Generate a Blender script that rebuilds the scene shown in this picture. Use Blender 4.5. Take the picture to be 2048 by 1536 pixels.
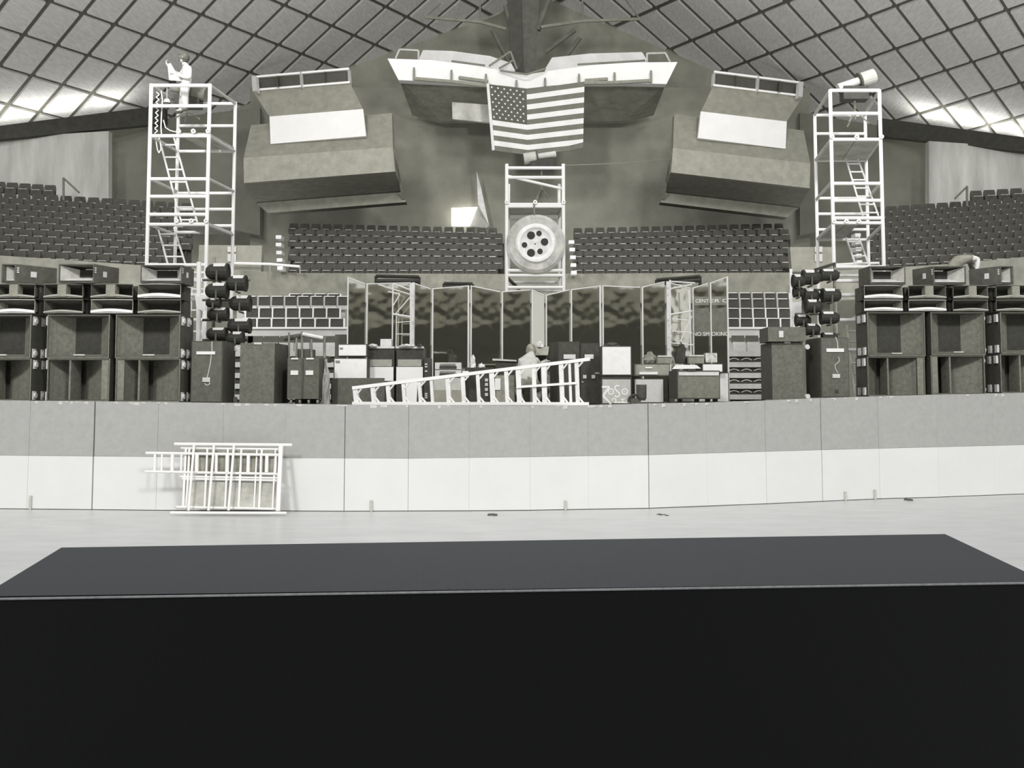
import bpy, bmesh, math, random
import numpy as np
from mathutils import Vector, Matrix
random.seed(7)
for o in list(bpy.data.objects):
    bpy.data.objects.remove(o, do_unlink=True)
S = bpy.context.scene
C = S.collection
# ------------------------------------------------------------------ camera
F, EYE, TH, PPY = 2000.0, 1.96, math.radians(4.0), 658.0
cam = bpy.data.cameras.new('camera')
cam.sensor_fit = 'HORIZONTAL'; cam.sensor_width = 36.0; cam.lens = 36.0 * F / 2048.0
cam.shift_y = (PPY - 768.0) / 2048.0
cam.clip_end = 400
camo = bpy.data.objects.new('camera', cam); C.objects.link(camo)
camo.location = (0, 0, EYE); camo.rotation_euler = (math.radians(90) + TH, 0, 0)
S.camera = camo
# ------------------------------------------------------------------ world, lamps, exposure
S.view_settings.view_transform = 'Standard'; S.view_settings.look = 'None'
S.view_settings.gamma = 1.0; S.view_settings.use_curve_mapping = False
S.view_settings.exposure = 0.2
w = bpy.data.worlds.new('hall_light'); S.world = w; w.use_nodes = True
w.node_tree.nodes['Background'].inputs[0].default_value = (1, 1, 1, 1)
w.node_tree.nodes['Background'].inputs[1].default_value = 0.60
def area(name, loc, target, size, power):
    l = bpy.data.lights.new(name, 'AREA'); l.energy = power; l.size = size; l.shape = 'DISK'
    l.color = (1, 1, 1)
    o = bpy.data.objects.new(name, l); C.objects.link(o); o.location = loc
    o.rotation_euler = (Vector(target) - Vector(loc)).to_track_quat('-Z', 'Y').to_euler()
    return o
area('hall_lamp', (-15, -20, 27), (-2, 30, 4), 6, 7200)
area('hall_lamp', (15, -20, 27), (2, 30, 4), 6, 7200)
def flood(loc, target, size_deg, power):  # unseen fill spots, added to brighten the far wall, gallery and ceiling
    l = bpy.data.lights.new('fill_flood', 'SPOT'); l.energy = power; l.spot_size = math.radians(size_deg); l.spot_blend = .8; l.shadow_soft_size = 1.2
    o = bpy.data.objects.new('fill_flood', l); C.objects.link(o); o.location = loc
    o.rotation_euler = (Vector(target) - Vector(loc)).to_track_quat('-Z', 'Y').to_euler()
flood((-8, 7, 12), (-7, 44, 15.5), 62, 8500)
flood((8, 7, 12), (7, 44, 15.5), 62, 8500)
# ------------------------------------------------------------------ projection helpers
def ray(px, py):
    cx, cy = (px - 1024) / F, (PPY - py) / F
    return Vector((cx, math.cos(TH) - cy * math.sin(TH), math.sin(TH) + cy * math.cos(TH)))
def P(px, py, Y):
    d = ray(px, py); t = Y / d.y
    return Vector((d.x * t, Y, EYE + d.z * t))
def Pz(px, py, z):
    d = ray(px, py); t = (z - EYE) / d.z
    return Vector((d.x * t, d.y * t, z))
def lerp(a, b, t): return a + (b - a) * t
def pw(pts, x):
    if x <= pts[0][0]: return pts[0][1]
    for (a, b), (c, d) in zip(pts, pts[1:]):
        if x <= c: return b + (d - b) * (x - a) / (c - a)
    return pts[-1][1]
# ------------------------------------------------------------------ materials
def lin(v):
    v = v / 255.0
    return v / 12.92 if v <= .04045 else ((v + .055) / 1.055) ** 2.4
MATS = {}
def mat(v, rough=.75, var=.06, scale=6.0, stretch=(1, 1, 1), metal=0.0, spec=.25, tint=None, key=''):
    k = (v, rough, var, scale, stretch, metal, spec, tint, key)
    if k in MATS: return MATS[k]
    m = bpy.data.materials.new('grey_%d%s' % (v, '_' + key if key else '')); m.use_nodes = True
    nt = m.node_tree; b = nt.nodes['Principled BSDF']
    if tint is None: tint = (1, .985, .81 + .14 * min(1, max(0, (v - 150) / 70)))
    vv = v + 30 * (1 - v / 255) ** 2
    a = lin(vv) / lin(245) * .85
    b.inputs['Roughness'].default_value = rough; b.inputs['Metallic'].default_value = metal
    b.inputs['Specular IOR Level'].default_value = spec
    tc = nt.nodes.new('ShaderNodeTexCoord'); mp = nt.nodes.new('ShaderNodeMapping')
    mp.inputs['Scale'].default_value = stretch
    nz = nt.nodes.new('ShaderNodeTexNoise'); nz.inputs['Scale'].default_value = scale
    nz.inputs['Detail'].default_value = 5; nz.inputs['Roughness'].default_value = .65
    cr = nt.nodes.new('ShaderNodeValToRGB')
    lo, hi = a * (1 - 2 * var), a * (1 + 2 * var)
    cr.color_ramp.elements[0].position = .3; cr.color_ramp.elements[1].position = .7
    cr.color_ramp.elements[0].color = (lo * tint[0], lo * tint[1], lo * tint[2], 1)
    cr.color_ramp.elements[1].color = (min(hi, .95) * tint[0], min(hi, .95) * tint[1], min(hi, .95) * tint[2], 1)
    nt.links.new(tc.outputs['Object'], mp.inputs['Vector']); nt.links.new(mp.outputs['Vector'], nz.inputs['Vector'])
    nt.links.new(nz.outputs['Fac'], cr.inputs['Fac']); nt.links.new(cr.outputs['Color'], b.inputs['Base Color'])
    MATS[k] = m
    return m
WHITE = mat(246, .55, .02, 3); PIPE = mat(248, .45, .02, 3, key='pipe')
BLACK = mat(50, .6, .12, 8); DARK = mat(72, .7, .1, 8); DARK2 = mat(74, .7, .1, 8, key='cab')
CABF = mat(92, .85, .1, 14, key='cloth'); CABF2 = mat(104, .85, .12, 18, key='cloth'); AMPW = mat(250, .8, .03, 10, key='grille')
INK = mat(34, .6, .12, 8, key='ink')
EDGE = mat(150, .5, .1, 10, key='edge'); MIDG = mat(150, .7, .08, 6); LIGHT = mat(205, .7, .05, 6)
CONC = mat(150, .9, .16, .9, (1.6, 1.6, .25), key='concrete'); CHROME = mat(215, .25, .03, 4, metal=.6, key='metal')
WALLM = mat(150, .9, .10, .5, key='wall'); SEATM = mat(68, .7, .12, 3, key='seat'); SEATE = mat(190, .5, .34, 2, key='seat_edge')
def emis(name, col, st):
    m = bpy.data.materials.new(name); m.use_nodes = True
    b = m.node_tree.nodes['Principled BSDF']
    b.inputs['Emission Color'].default_value = col; b.inputs['Emission Strength'].default_value = st
    return m
def mirror_mat():
    m = bpy.data.materials.new('mirror_foil'); m.use_nodes = True
    nt = m.node_tree; b = nt.nodes['Principled BSDF']
    b.inputs['Base Color'].default_value = (.80, .79, .70, 1); b.inputs['Metallic'].default_value = 1
    b.inputs['Roughness'].default_value = .06
    nz = nt.nodes.new('ShaderNodeTexNoise'); nz.inputs['Scale'].default_value = 1.4
    bp = nt.nodes.new('ShaderNodeBump'); bp.inputs['Strength'].default_value = .12; bp.inputs['Distance'].default_value = .15
    tc = nt.nodes.new('ShaderNodeTexCoord')
    nt.links.new(tc.outputs['Object'], nz.inputs['Vector'])
    nt.links.new(nz.outputs['Fac'], bp.inputs['Height']); nt.links.new(bp.outputs['Normal'], b.inputs['Normal'])
    return m
def cloth_black():
    m = bpy.data.materials.new('black_ribbed_cloth'); m.use_nodes = True
    nt = m.node_tree; b = nt.nodes['Principled BSDF']
    b.inputs['Base Color'].default_value = (.0008, .0009, .001, 1); b.inputs['Roughness'].default_value = .62
    b.inputs['Specular IOR Level'].default_value = .12
    b.inputs['Sheen Weight'].default_value = .2; b.inputs['Sheen Roughness'].default_value = .4
    b.inputs['Sheen Tint'].default_value = (.86, .92, 1, 1)
    tc = nt.nodes.new('ShaderNodeTexCoord')
    wv = nt.nodes.new('ShaderNodeTexWave'); wv.inputs['Scale'].default_value = 60; wv.inputs['Distortion'].default_value = 1.5
    wv.inputs['Detail'].default_value = 2
    bp = nt.nodes.new('ShaderNodeBump'); bp.inputs['Strength'].default_value = .25; bp.inputs['Distance'].default_value = .004
    nt.links.new(tc.outputs['Object'], wv.inputs['Vector'])
    nt.links.new(wv.outputs['Fac'], bp.inputs['Height']); nt.links.new(bp.outputs['Normal'], b.inputs['Normal'])
    return m
# ------------------------------------------------------------------ mesh helpers
class MB:
    def __init__(s): s.v = []; s.f = []; s.m = []
    def add(s, vs, fs, mi=0):
        k = len(s.v); s.v += [Vector(p) for p in vs]
        for f in fs: s.f.append(tuple(i + k for i in f)); s.m.append(mi)
        return s
    def hexa(s, p, mi=0):     # p[0:4] one face, p[4:8] the opposite face, same order
        return s.add(p, [(0, 1, 2, 3), (7, 6, 5, 4), (0, 4, 5, 1), (1, 5, 6, 2), (2, 6, 7, 3), (3, 7, 4, 0)], mi)
    def box(s, a, b, mi=0):
        x0, y0, z0 = a; x1, y1, z1 = b
        return s.hexa([(x0, y0, z0), (x1, y0, z0), (x1, y0, z1), (x0, y0, z1), (x0, y1, z0), (x1, y1, z0), (x1, y1, z1), (x0, y1, z1)], mi)
    def slab(s, q, Y, th, mi=0, off=None):   # q: four photo points, Y depth or depths, th thickness backwards
        Ys = Y if isinstance(Y, (list, tuple)) else [Y] * 4
        a = [P(x, y, d) for (x, y), d in zip(q, Ys)]
        o = Vector(off) if off else Vector((0, th, 0))
        return s.hexa(a + [p + o for p in a], mi)
    def quad(s, a, b, c, d, mi=0): return s.add([a, b, c, d], [(0, 1, 2, 3)], mi)
    def prism(s, plan, z0, z1, mi=0):
        n = len(plan)
        vs = [(x, y, z0) for x, y in plan] + [(x, y, z1) for x, y in plan]
        fs = [tuple(range(n))[::-1], tuple(range(n, 2 * n))] + [(i, (i + 1) % n, n + (i + 1) % n, n + i) for i in range(n)]
        return s.add(vs, fs, mi)
    def tube(s, a, b, r, n=8, r2=None, mi=0, caps=True):
        a, b = Vector(a), Vector(b); d = b - a
        if d.length < 1e-6: return s
        q = d.to_track_quat('Z', 'Y'); r2 = r if r2 is None else r2
        vs = []
        for c, rr in ((a, r), (b, r2)):
            for i in range(n):
                t = 2 * math.pi * i / n
                vs.append(c + q @ Vector((math.cos(t) * rr, math.sin(t) * rr, 0)))
        fs = [(i, (i + 1) % n, n + (i + 1) % n, n + i) for i in range(n)]
        if caps: fs += [tuple(range(n))[::-1], tuple(range(n, 2 * n))]
        return s.add(vs, fs, mi)
    def path(s, pts, r, n=6, mi=0):
        for a, b in zip(pts, pts[1:]): s.tube(a, b, r, n, mi=mi)
        return s
    def lathe(s, c, ax, prof, n=24, mi=0):   # prof: (radius, distance along axis)
        c = Vector(c); q = Vector(ax).to_track_quat('Z', 'Y'); vs = []; fs = []
        for r, h in prof:
            for i in range(n):
                t = 2 * math.pi * i / n
                vs.append(c + q @ Vector((math.cos(t) * r, math.sin(t) * r, h)))
        for k in range(len(prof) - 1):
            for i in range(n):
                fs.append((k * n + i, k * n + (i + 1) % n, (k + 1) * n + (i + 1) % n, (k + 1) * n + i))
        return s.add(vs, fs, mi)
    def sphere(s, c, r, nu=10, nv=8, mi=0):
        c = Vector(c); rr = r if isinstance(r, (tuple, list)) else (r, r, r)
        vs = [c + Vector((0, 0, -rr[2]))]; fs = []
        for j in range(1, nv):
            p = -math.pi / 2 + math.pi * j / nv
            for i in range(nu):
                t = 2 * math.pi * i / nu
                vs.append(c + Vector((rr[0] * math.cos(p) * math.cos(t), rr[1] * math.cos(p) * math.sin(t), rr[2] * math.sin(p))))
        vs.append(c + Vector((0, 0, rr[2]))); L = len(vs) - 1
        for i in range(nu):
            fs.append((0, 1 + (i + 1) % nu, 1 + i)); fs.append((L, L - nu + i, L - nu + (i + 1) % nu))
        for j in range(nv - 2):
            for i in range(nu):
                a = 1 + j * nu; fs.append((a + i, a + (i + 1) % nu, a + nu + (i + 1) % nu, a + nu + i))
        return s.add(vs, fs, mi)
def base_of(vs):
    xs = [p[0] for p in vs]; ys = [p[1] for p in vs]; zs = [p[2] for p in vs]
    return Vector(((min(xs) + max(xs)) / 2, (min(ys) + max(ys)) / 2, min(zs)))
def root_loc(o):
    while o.parent: o = o.parent
    return o.location
def ob(name, mb, mats, parent=None, smooth=False, label=None, cat=None, group=None, kind=None):
    loc = root_loc(parent) if parent else base_of(mb.v)
    me = bpy.data.meshes.new(name)
    me.from_pydata([tuple(p - loc) for p in mb.v], [], mb.f)
    for m in (mats if isinstance(mats, (list, tuple)) else [mats]): me.materials.append(m)
    me.polygons.foreach_set('material_index', mb.m)
    if smooth: me.polygons.foreach_set('use_smooth', [True] * len(me.polygons))
    bm = bmesh.new(); bm.from_mesh(me); bmesh.ops.recalc_face_normals(bm, faces=bm.faces); bm.to_mesh(me); bm.free()
    o = bpy.data.objects.new(name, me); C.objects.link(o)
    if parent: o.parent = parent
    else: o.location = loc
    tag(o, label, cat, group, kind)
    return o
def tag(o, label=None, cat=None, group=None, kind=None):
    if label: o['label'] = label
    if cat: o['category'] = cat
    if group: o['group'] = group
    if kind: o['kind'] = kind
    return o
def thing(name, loc, label=None, cat=None, group=None, kind=None):
    o = bpy.data.objects.new(name, None); C.objects.link(o); o.location = loc; o.empty_display_size = .2
    return tag(o, label, cat, group, kind)
def copy_tree(o, parent=None):
    c = o.copy(); C.objects.link(c); c.parent = parent
    for ch in list(o.children): copy_tree(ch, c)
    return c
# ================================================================== SETTING
ybase = [(-150, 1016), (0, 1018), (312, 1021), (690, 1023), (938, 1022), (1060, 1021), (1298, 1017), (1533, 1008), (1645, 1003), (1760, 998), (1900, 994), (2048, 988), (2200, 983)]
ytop = [(-150, 799), (0, 801), (312, 804), (443, 806), (690, 809), (1060, 811), (1200, 810), (1298, 807), (1415, 805), (1533, 801), (1645, 796), (1850, 790), (2048, 786), (2200, 782)]
ymid = [(-150, 909), (0, 911), (560, 916), (820, 917), (1060, 914), (1300, 910), (1645, 900), (2048, 890), (2200, 885)]
def board(px):
    b = Pz(px, pw(ybase, px), 0)
    return b.x, b.y, P(px, pw(ymid, px), b.y).z, P(px, pw(ytop, px), b.y).z
def stage_z(px): return board(px)[3]
# floor of the hall
fm = mat(200, .32, .05, 1.2, (1, 2.2, 1), spec=.4, tint=(1, 1, .985), key='floor')
ob('floor', MB().box((-40, -32, -.3), (40, 21.5, 0)), fm, kind='structure')
# hockey boards / stage front
wf = thing('wall_front', (0, 17.5, 0), kind='structure')
edges = [-150, -70, 54, 184, 312, 443, 568, 688, 816, 938, 1060, 1177, 1298, 1415, 1533, 1645, 1760, 1878, 1990, 2100, 2200]
BW = mat(232, .5, .012, 1.5, tint=(1, 1, .97), key='board'); BG = mat(174, .85, .035, 9, tint=(1, .995, .95), key='upper_board')
back = MB()
for i, (a, b) in enumerate(zip(edges, edges[1:])):
    A, B_ = board(a), board(b)
    wide = {184: .024, 688: .012, 1298: .016, 1645: .013, 54: .004, 312: .004, 816: .005, 1533: .005, 1760: .005, 443: .003}
    ga = wide.get(a, .0016); gb = wide.get(b, .0016)
    d = Vector((B_[0] - A[0], B_[1] - A[1], 0)).normalized(); nrm = Vector((d.y, -d.x, 0))
    pa = Vector((A[0], A[1], 0)) + d * ga / 2; pb = Vector((B_[0], B_[1], 0)) - d * gb / 2
    off = -nrm * .05
    def pan(z0a, z0b, z1a, z1b, pr):
        q = [pa + Vector((0, 0, z0a)) + nrm * pr, pb + Vector((0, 0, z0b)) + nrm * pr, pb + Vector((0, 0, z1b)) + nrm * pr, pa + Vector((0, 0, z1a)) + nrm * pr]
        return MB().hexa(q + [p + off - nrm * pr for p in q])
    ob('lower_board', pan(.012, .012, A[2], B_[2], .008), BW, wf)
    ob('upper_board', pan(A[2] + .004, B_[2] + .004, A[3], B_[3], 0), BG, wf)
    q = [Vector((A[0], A[1], 0)), Vector((B_[0], B_[1], 0)), Vector((B_[0], B_[1], B_[3] - .01)), Vector((A[0], A[1], A[3] - .01))]
    back.hexa([p - nrm * .06 for p in q] + [p - nrm * .2 for p in q])
ob('board_backing', back, BLACK, wf)
# pale scuffs along the top lip of the boards
scuff = MB()
for i in range(60):
    px = random.uniform(20, 2040); x, y, zm, zt = board(px); hh = random.uniform(.02, .07); ww = random.uniform(.02, .06)
    scuff.box((x - ww, y - .004, zt - hh), (x + ww, y + .003, zt - .004))
ob('scuff_mark', scuff, mat(205, .8, .1, 20, key='scuff'), wf, kind='stuff')
# stage deck
dk = MB(); sm = [board(px) for px in range(-150, 2201, 50)]
for a, b in zip(sm, sm[1:]):
    r = lambda s_: Vector((s_[0] * 27.5 / s_[1], 27.5, s_[3] - .012))
    q = [Vector((a[0], a[1] + .05, a[3] - .012)), Vector((b[0], b[1] + .05, b[3] - .012)), r(b), r(a)]
    dk.hexa(q + [p - Vector((0, 0, .12)) for p in q])
ob('stage_floor', dk, mat(120, .8, .1, 3, key='deck'), kind='structure')
ob('wall_back', MB().box((-45, 52, -1), (45, 52.6, 30)), WALLM, kind='structure')
# ---- roof: two slopes of panels between dark ribs
def fit_h(src, dst):
    A = []
    for (x, y), (u, v) in zip(src, dst):
        A.append([x, y, 1, 0, 0, 0, -u * x, -u * y, -u]); A.append([0, 0, 0, x, y, 1, -v * x, -v * y, -v])
    return np.linalg.svd(np.array(A, float))[2][-1].reshape(3, 3)
def ap(H, x, y):
    p = H @ np.array([x, y, 1.0]); return p[0] / p[2], p[1] / p[2]
LG = {(1, 1): (47, 70), (2, 1): (115, 95), (3, 1): (176, 112), (4, 1): (236, 135), (5, 1): (294, 148), (2, 2): (64, 156), (3, 2): (125, 169), (4, 2): (186, 191), (5, 2): (242, 204),
      (1, 0): (101, 5), (2, 0): (169, 29), (3, 0): (229, 49), (4, 0): (286, 75), (5, 0): (346, 89), (2, 3): (18, 210), (3, 3): (78, 221)}
RG = {(3, 2): (1933, 198), (4, 2): (1884, 216), (5, 2): (1837, 229), (2, 2): (1987, 186), (1, 2): (2039, 167), (3, 1): (1889, 141), (4, 1): (1839, 164), (5, 1): (1790, 173), (2, 1): (1946, 128),
      (1, 1): (2000, 108), (3, 0): (1842, 79), (2, 0): (1897, 62), (1, 0): (1954, 42), (4, 0): (1793, 100), (5, 0): (1740, 115), (3, 3): (1977, 247), (2, 3): (2027, 237)}
ROOFM = mat(234, .85, .07, 5, (.4, .4, 6), key='roof_panel'); RIB = mat(104, .8, .08, 4, key='rib')
ceil = thing('ceiling', (0, 40, 12), kind='structure')
def roof(G, sgn):
    H = fit_h(list(G.keys()), list(G.values()))
    k = [(4, 2, 44.5), (4, 0, 41.0), (2, 2, 41.0)]
    q = [P(*ap(H, i, j), Y) for i, j, Y in k]
    n = (q[1] - q[0]).cross(q[2] - q[0]).normalized()
    def on(i, j):
        d = ray(*ap(H, i, j)); e = n.dot(d)
        t = n.dot(q[0] - Vector((0, 0, EYE))) / e
        return Vector((0, 0, EYE)) + d * t
    nn = n if n.z > 0 else -n
    bk = MB()
    for i in range(-1, 16):
        for j in range(-9, 5):
            px, py = ap(H, i + .5, j + .5)
            if not (-170 < px < 2220) or py < -190 or py > 330: continue
            if (px - 1055) * sgn < -40: continue
            c = on(i + .5, j + .5)
            if c.y > 56 or c.y < 18: continue
            g = .05
            h = .085
            qd = [on(i + h, j + g), on(i + 1 - h, j + g), on(i + 1 - h, j + 1 - g), on(i + h, j + 1 - g)]
            ob('roof_panel', MB().hexa(qd + [p + nn * .1 for p in qd]), ROOFM, ceil)
            qb = [on(i, j) + nn * .1, on(i + 1, j) + nn * .1, on(i + 1, j + 1) + nn * .1, on(i, j + 1) + nn * .1]
            bk.hexa(qb + [p + nn * .12 for p in qb])
    ob('roof_rib', bk, RIB, ceil)
    return on
onL = roof(LG, -1); onR = roof(RG, 1)
# ---- side walls of the upper level, the dark lip over them and the cove lamps behind it
for side, pts in (('left', dict(conc=[(-260, 292), (217, 262), (217, 400), (-260, 420)], lip=[(-260, 284), (330, 210), (330, 246), (-260, 304)], Yc=[40.8, 44.6, 44.6, 40.8], Yl=[39.6, 46.3, 46.3, 39.6])),
                  ('right', dict(conc=[(1858, 282), (2300, 312), (2300, 430), (1858, 420)], lip=[(1760, 236), (2300, 308), (2300, 330), (1760, 272)], Yc=[44.6, 40.8, 40.8, 44.6], Yl=[46.3, 39.6, 39.6, 46.3]))):
    ob('wall_' + side, MB().slab(pts['conc'], pts['Yc'], .4), mat(196, .9, .14, .8, (1.6, 1.6, .22), key='stained_concrete'), kind='structure')
    ob('trim_1' if side == 'left' else 'trim_2', MB().slab(pts['lip'], pts['Yl'], .35), mat(52, .8, .1, 4, key='lip'), kind='structure')
for (px, py, e) in ((-60, 268, 15), (20, 262, 15), (75, 256, 16), (150, 246, 13), (230, 236, 16), (1840, 256, 16), (1905, 263, 12), (1965, 270, 16), (2040, 280, 15), (2110, 290, 15)):
    Yl_ = 39.6 + 6.7 * (px + 260) / 590 if px < 1000 else 39.6 + 6.7 * (2300 - px) / 540
    for dy_, dz_, k_, aim in ((.75, 0, 1.0, (0, .12, 1)), (.55, -.35, 4.2, (0, -1.0, 1))):
        l = bpy.data.lights.new('cove_lamp', 'AREA'); l.energy = e * k_ * .34; l.size = .8; l.shape = 'DISK'; l.color = (1, 1, .96)
        o = bpy.data.objects.new('cove_lamp', l); C.objects.link(o); o.location = P(px, py, Yl_ + dy_) + Vector((0, 0, dz_))
        o.rotation_euler = Vector(aim).to_track_quat('-Z', 'Y').to_euler()
# darker end wall between the balcony banks
def wall_piece(name, q, Y, v, th=.4, key='wall'):
    return ob(name, MB().slab(q, Y, th), mat(v, .9, .13, .35, key=key), kind='structure')
wall_piece('wall_end_left', [(217, 250), (520, 215), (520, 470), (217, 410)], 46.9, 110)
wall_piece('wall_end_right', [(1600, 225), (1860, 268), (1860, 420), (1600, 470)], 46.9, 110)
wall_piece('wall_end_middle', [(500, 175), (1620, 175), (1620, 560), (500, 560)], 48.0, 140)
# ---- roof truss pier at the middle
tr = thing('roof_truss', P(1050, 150, 45), 'dark steel roof truss pier with raking braces above the white gallery', 'truss')
m = MB(); m.slab([(1012, -60), (1040, -60), (1046, 150), (1022, 150)], 45, .8); ob('pier', m, mat(58, .8, .1, 3), tr)
m = MB(); m.slab([(1040, -60), (1080, -60), (1072, 150), (1046, 150)], 45.2, .8); ob('pier_flange', m, mat(82, .8, .1, 3), tr)
for a, b, r in (((1015, -40), (1032, 60), .12), ((1010, 10), (1030, 90), .1), ((1120, -60), (1075, 60), .16), ((1150, 60), (1090, 105), .12), ((1160, 75), (1120, 130), .12), ((985, 60), (1020, 130), .12), ((1000, 90), (1025, 135), .1)):
    ob('brace', MB().tube(P(*a, 45), P(*b, 45.3), r), mat(88, .8, .1, 3), tr)
for pts in ([(850, 34), (960, 44), (1012, 58)], [(1082, 54), (1165, 42), (1280, 38)]):
    ob('tie_beam', MB().path([P(*p, 45) for p in pts], .075), mat(128, .8, .1, 3), tr)
for a, b in (((960, 44), (960, -30)), ((1167, 42), (1162, -40)), ((1280, 38), (1236, -20)), ((958, 44), (1000, 26)), ((850, 34), (880, 8))):
    ob('hanger', MB().tube(P(*a, 45), P(*b, 45), .045), mat(112, .8, .1, 3), tr)
# ================================================================== BALCONY SEATING
def seat_mesh():
    mb = MB(); w_, h = .235, .44
    prof = [(-w_, 0), (w_, 0), (w_, h * .72), (w_ * .86, h), (-w_ * .86, h), (-w_, h * .72)]
    fr = [(x, 0, z + .36) for x, z in prof]; bk_ = [(x, .07, z + .36) for x, z in prof]
    mb.add(fr + bk_, [tuple(range(6)), tuple(range(6, 12))[::-1]] + [(i, (i + 1) % 6, 6 + (i + 1) % 6, 6 + i) for i in range(6)])
    mb.box((-w_, -.16, .30), (w_, 0, .52))
    mb.box((-.02, -.05, 0), (.02, .03, .36))
    mb.box((-.15, -.18, .515), (.15, -.12, .545), 1)
    mb.box((-.15, -.16, .50), (.15, -.12, .515))
    return mb
sm_mesh = None
def place_seat(p, yaw, label, group, cat='seat', sx=1.0):
    global sm_mesh
    if sm_mesh is None:
        o = ob('arena_seat', seat_mesh(), [SEATM, SEATE]); sm_mesh = o.data
        # origin at the base
        o.location = p; o.rotation_euler = (0, 0, yaw)
        off = Vector((0, 0, 0))
    else:
        o = bpy.data.objects.new('arena_seat', sm_mesh); C.objects.link(o); o.location = p; o.rotation_euler = (0, 0, yaw)
    o.scale = (sx, 1, 1)
    tag(o, label, cat, group)
    return o
def bank(name, fl, fr, bl, br, rows, cols, label, group, extra=None, n_ind=999, yaw=0, skip=None, sx=1.0):
    """seating bank from four floor corners (front-left, front-right, back-left, back-right)"""
    st = MB(); rest = MB(); ind = 0
    for r in range(rows):
        t = r / (rows - 1) if rows > 1 else 0
        a, b = lerp(fl, bl, t), lerp(fr, br, t)
        dz = (bl.z - fl.z) / max(1, rows - 1)
        dv = (bl - fl) / max(1, rows - 1)
        a2, b2 = a + Vector((dv.x, dv.y, 0)), b + Vector((dv.x, dv.y, 0))
        lo = Vector((0, 0, abs(dz) + .8))
        st.hexa([a - lo, b - lo, b2 - lo, a2 - lo, a, b, b2, a2])
        n = cols
        for c in range(n):
            u = (c + .5 + (.25 if r % 2 else -.25)) / n
            if skip and skip(r, u): continue
            p = lerp(lerp(a, b, u), lerp(a2, b2, u), .55)
            if ind < n_ind:
                place_seat(p, yaw, label, group, sx=sx); ind += 1
            else:
                sm_ = seat_mesh(); cy, sy = math.cos(yaw), math.sin(yaw)
                rest.add([Vector((v.x * sx * cy - v.y * sy, v.x * sx * sy + v.y * cy, v.z)) + p for v in sm_.v], sm_.f)
                rest.m[-len(sm_.f):] = sm_.m
    ob(name, st, mat(52, .9, .1, 2, key='terrace'), kind='structure')
    if rest.v:
        ob('seat_rows', rest, [SEATM, SEATE], label=label.replace('seat ', 'seats ') + ', the far rows', cat='seats', kind='stuff')
hs = .8   # height of a seat back over its step
def dn(p): return p - Vector((0, 0, hs))
# left and right banks (rise away from the stage)
bank('terrace_left', dn(P(-60, 492, 33.0)), dn(P(384, 512, 37.0)), dn(P(-60, 375, 40.2)), dn(P(384, 402, 42.6)), 10, 16,
     'dark moulded seat in the left balcony bank under the stained concrete wall', 'dark seats of the left balcony bank', yaw=.10,
     skip=lambda r, u: (u > .9 and r < 3))
bank('terrace_upper_left', dn(P(-60, 355, 40.9)), dn(P(120, 367, 41.6)), dn(P(-60, 347, 41.6)), dn(P(120, 358, 42.2)), 1, 7,
     'dark moulded seat of the short top row against the left concrete wall', 'top row seats, left balcony', yaw=.10)
bank('terrace_right', dn(P(1740, 516, 37.0)), dn(P(2110, 494, 33.0)), dn(P(1740, 412, 42.6)), dn(P(2110, 386, 40.2)), 10, 14,
     'dark moulded seat in the right balcony bank under the stained concrete wall', 'dark seats of the right balcony bank', yaw=-.10)
bank('terrace_upper_right', dn(P(1946, 378, 41.6)), dn(P(2110, 368, 40.9)), dn(P(1946, 370, 42.2)), dn(P(2110, 362, 41.6)), 1, 6,
     'dark moulded seat of the short top row against the right concrete wall', 'top row seats, right balcony', yaw=-.10)
bank('terrace_middle_left', dn(P(582, 524, 38.5)), dn(P(1008, 524, 38.5)), dn(P(582, 442, 45.0)), dn(P(1008, 452, 45.0)), 7, 19,
     'dark moulded seat in the end balcony, left of the centre scaffold', 'dark seats of the end balcony left of the scaffold', n_ind=19, sx=.86)
bank('terrace_middle_right', dn(P(1150, 524, 38.5)), dn(P(1580, 524, 38.5)), dn(P(1150, 452, 45.0)), dn(P(1580, 442, 45.0)), 7, 19,
     'dark moulded seat in the end balcony, right of the centre scaffold', 'dark seats of the end balcony right of the scaffold', n_ind=19, sx=.86)
# balcony fronts
FAS = mat(136, .9, .12, 2.0, key='fascia')
def strip(name, pts, Ys, hts, th, material):
    mb = MB()
    for (a, ya, h1), (b, yb, h2), y1, y2 in zip([(p[0], p[1], h) for p, h in zip(pts, hts)], [(p[0], p[1], h) for p, h in zip(pts[1:], hts[1:])], Ys, Ys[1:]):
        mb.slab([(a, ya), (b, yb), (b, yb + h2), (a, ya + h1)], [y1, y2, y2, y1], th)
    return ob(name, mb, material, kind='structure')
strip('balcony_front_left', [(-80, 507), (0, 511), (150, 521), (290, 531), (480, 541)], [31.5, 32, 34, 35.5, 37], [60] * 5, .4, mat(158, .9, .10, 2.0, key='fascia'))  # paler than the middle front: the light on it is put into the tone
strip('balcony_front_middle', [(480, 541), (600, 546), (1010, 548), (1580, 545)], [37, 37.5, 37.5, 37], [60, 58, 58, 60], .4, FAS)
strip('balcony_front_right', [(1580, 545), (1640, 542), (1770, 536), (1900, 528), (2048, 514), (2130, 508)], [37, 37, 36, 34.5, 32.5, 31.5], [60] * 6, .4, mat(158, .9, .10, 2.0, key='fascia'))
wall_piece('wall_lower_bowl', [(430, 560), (1660, 560), (1660, 690), (430, 690)], 37.9, 120, .3)
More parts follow.
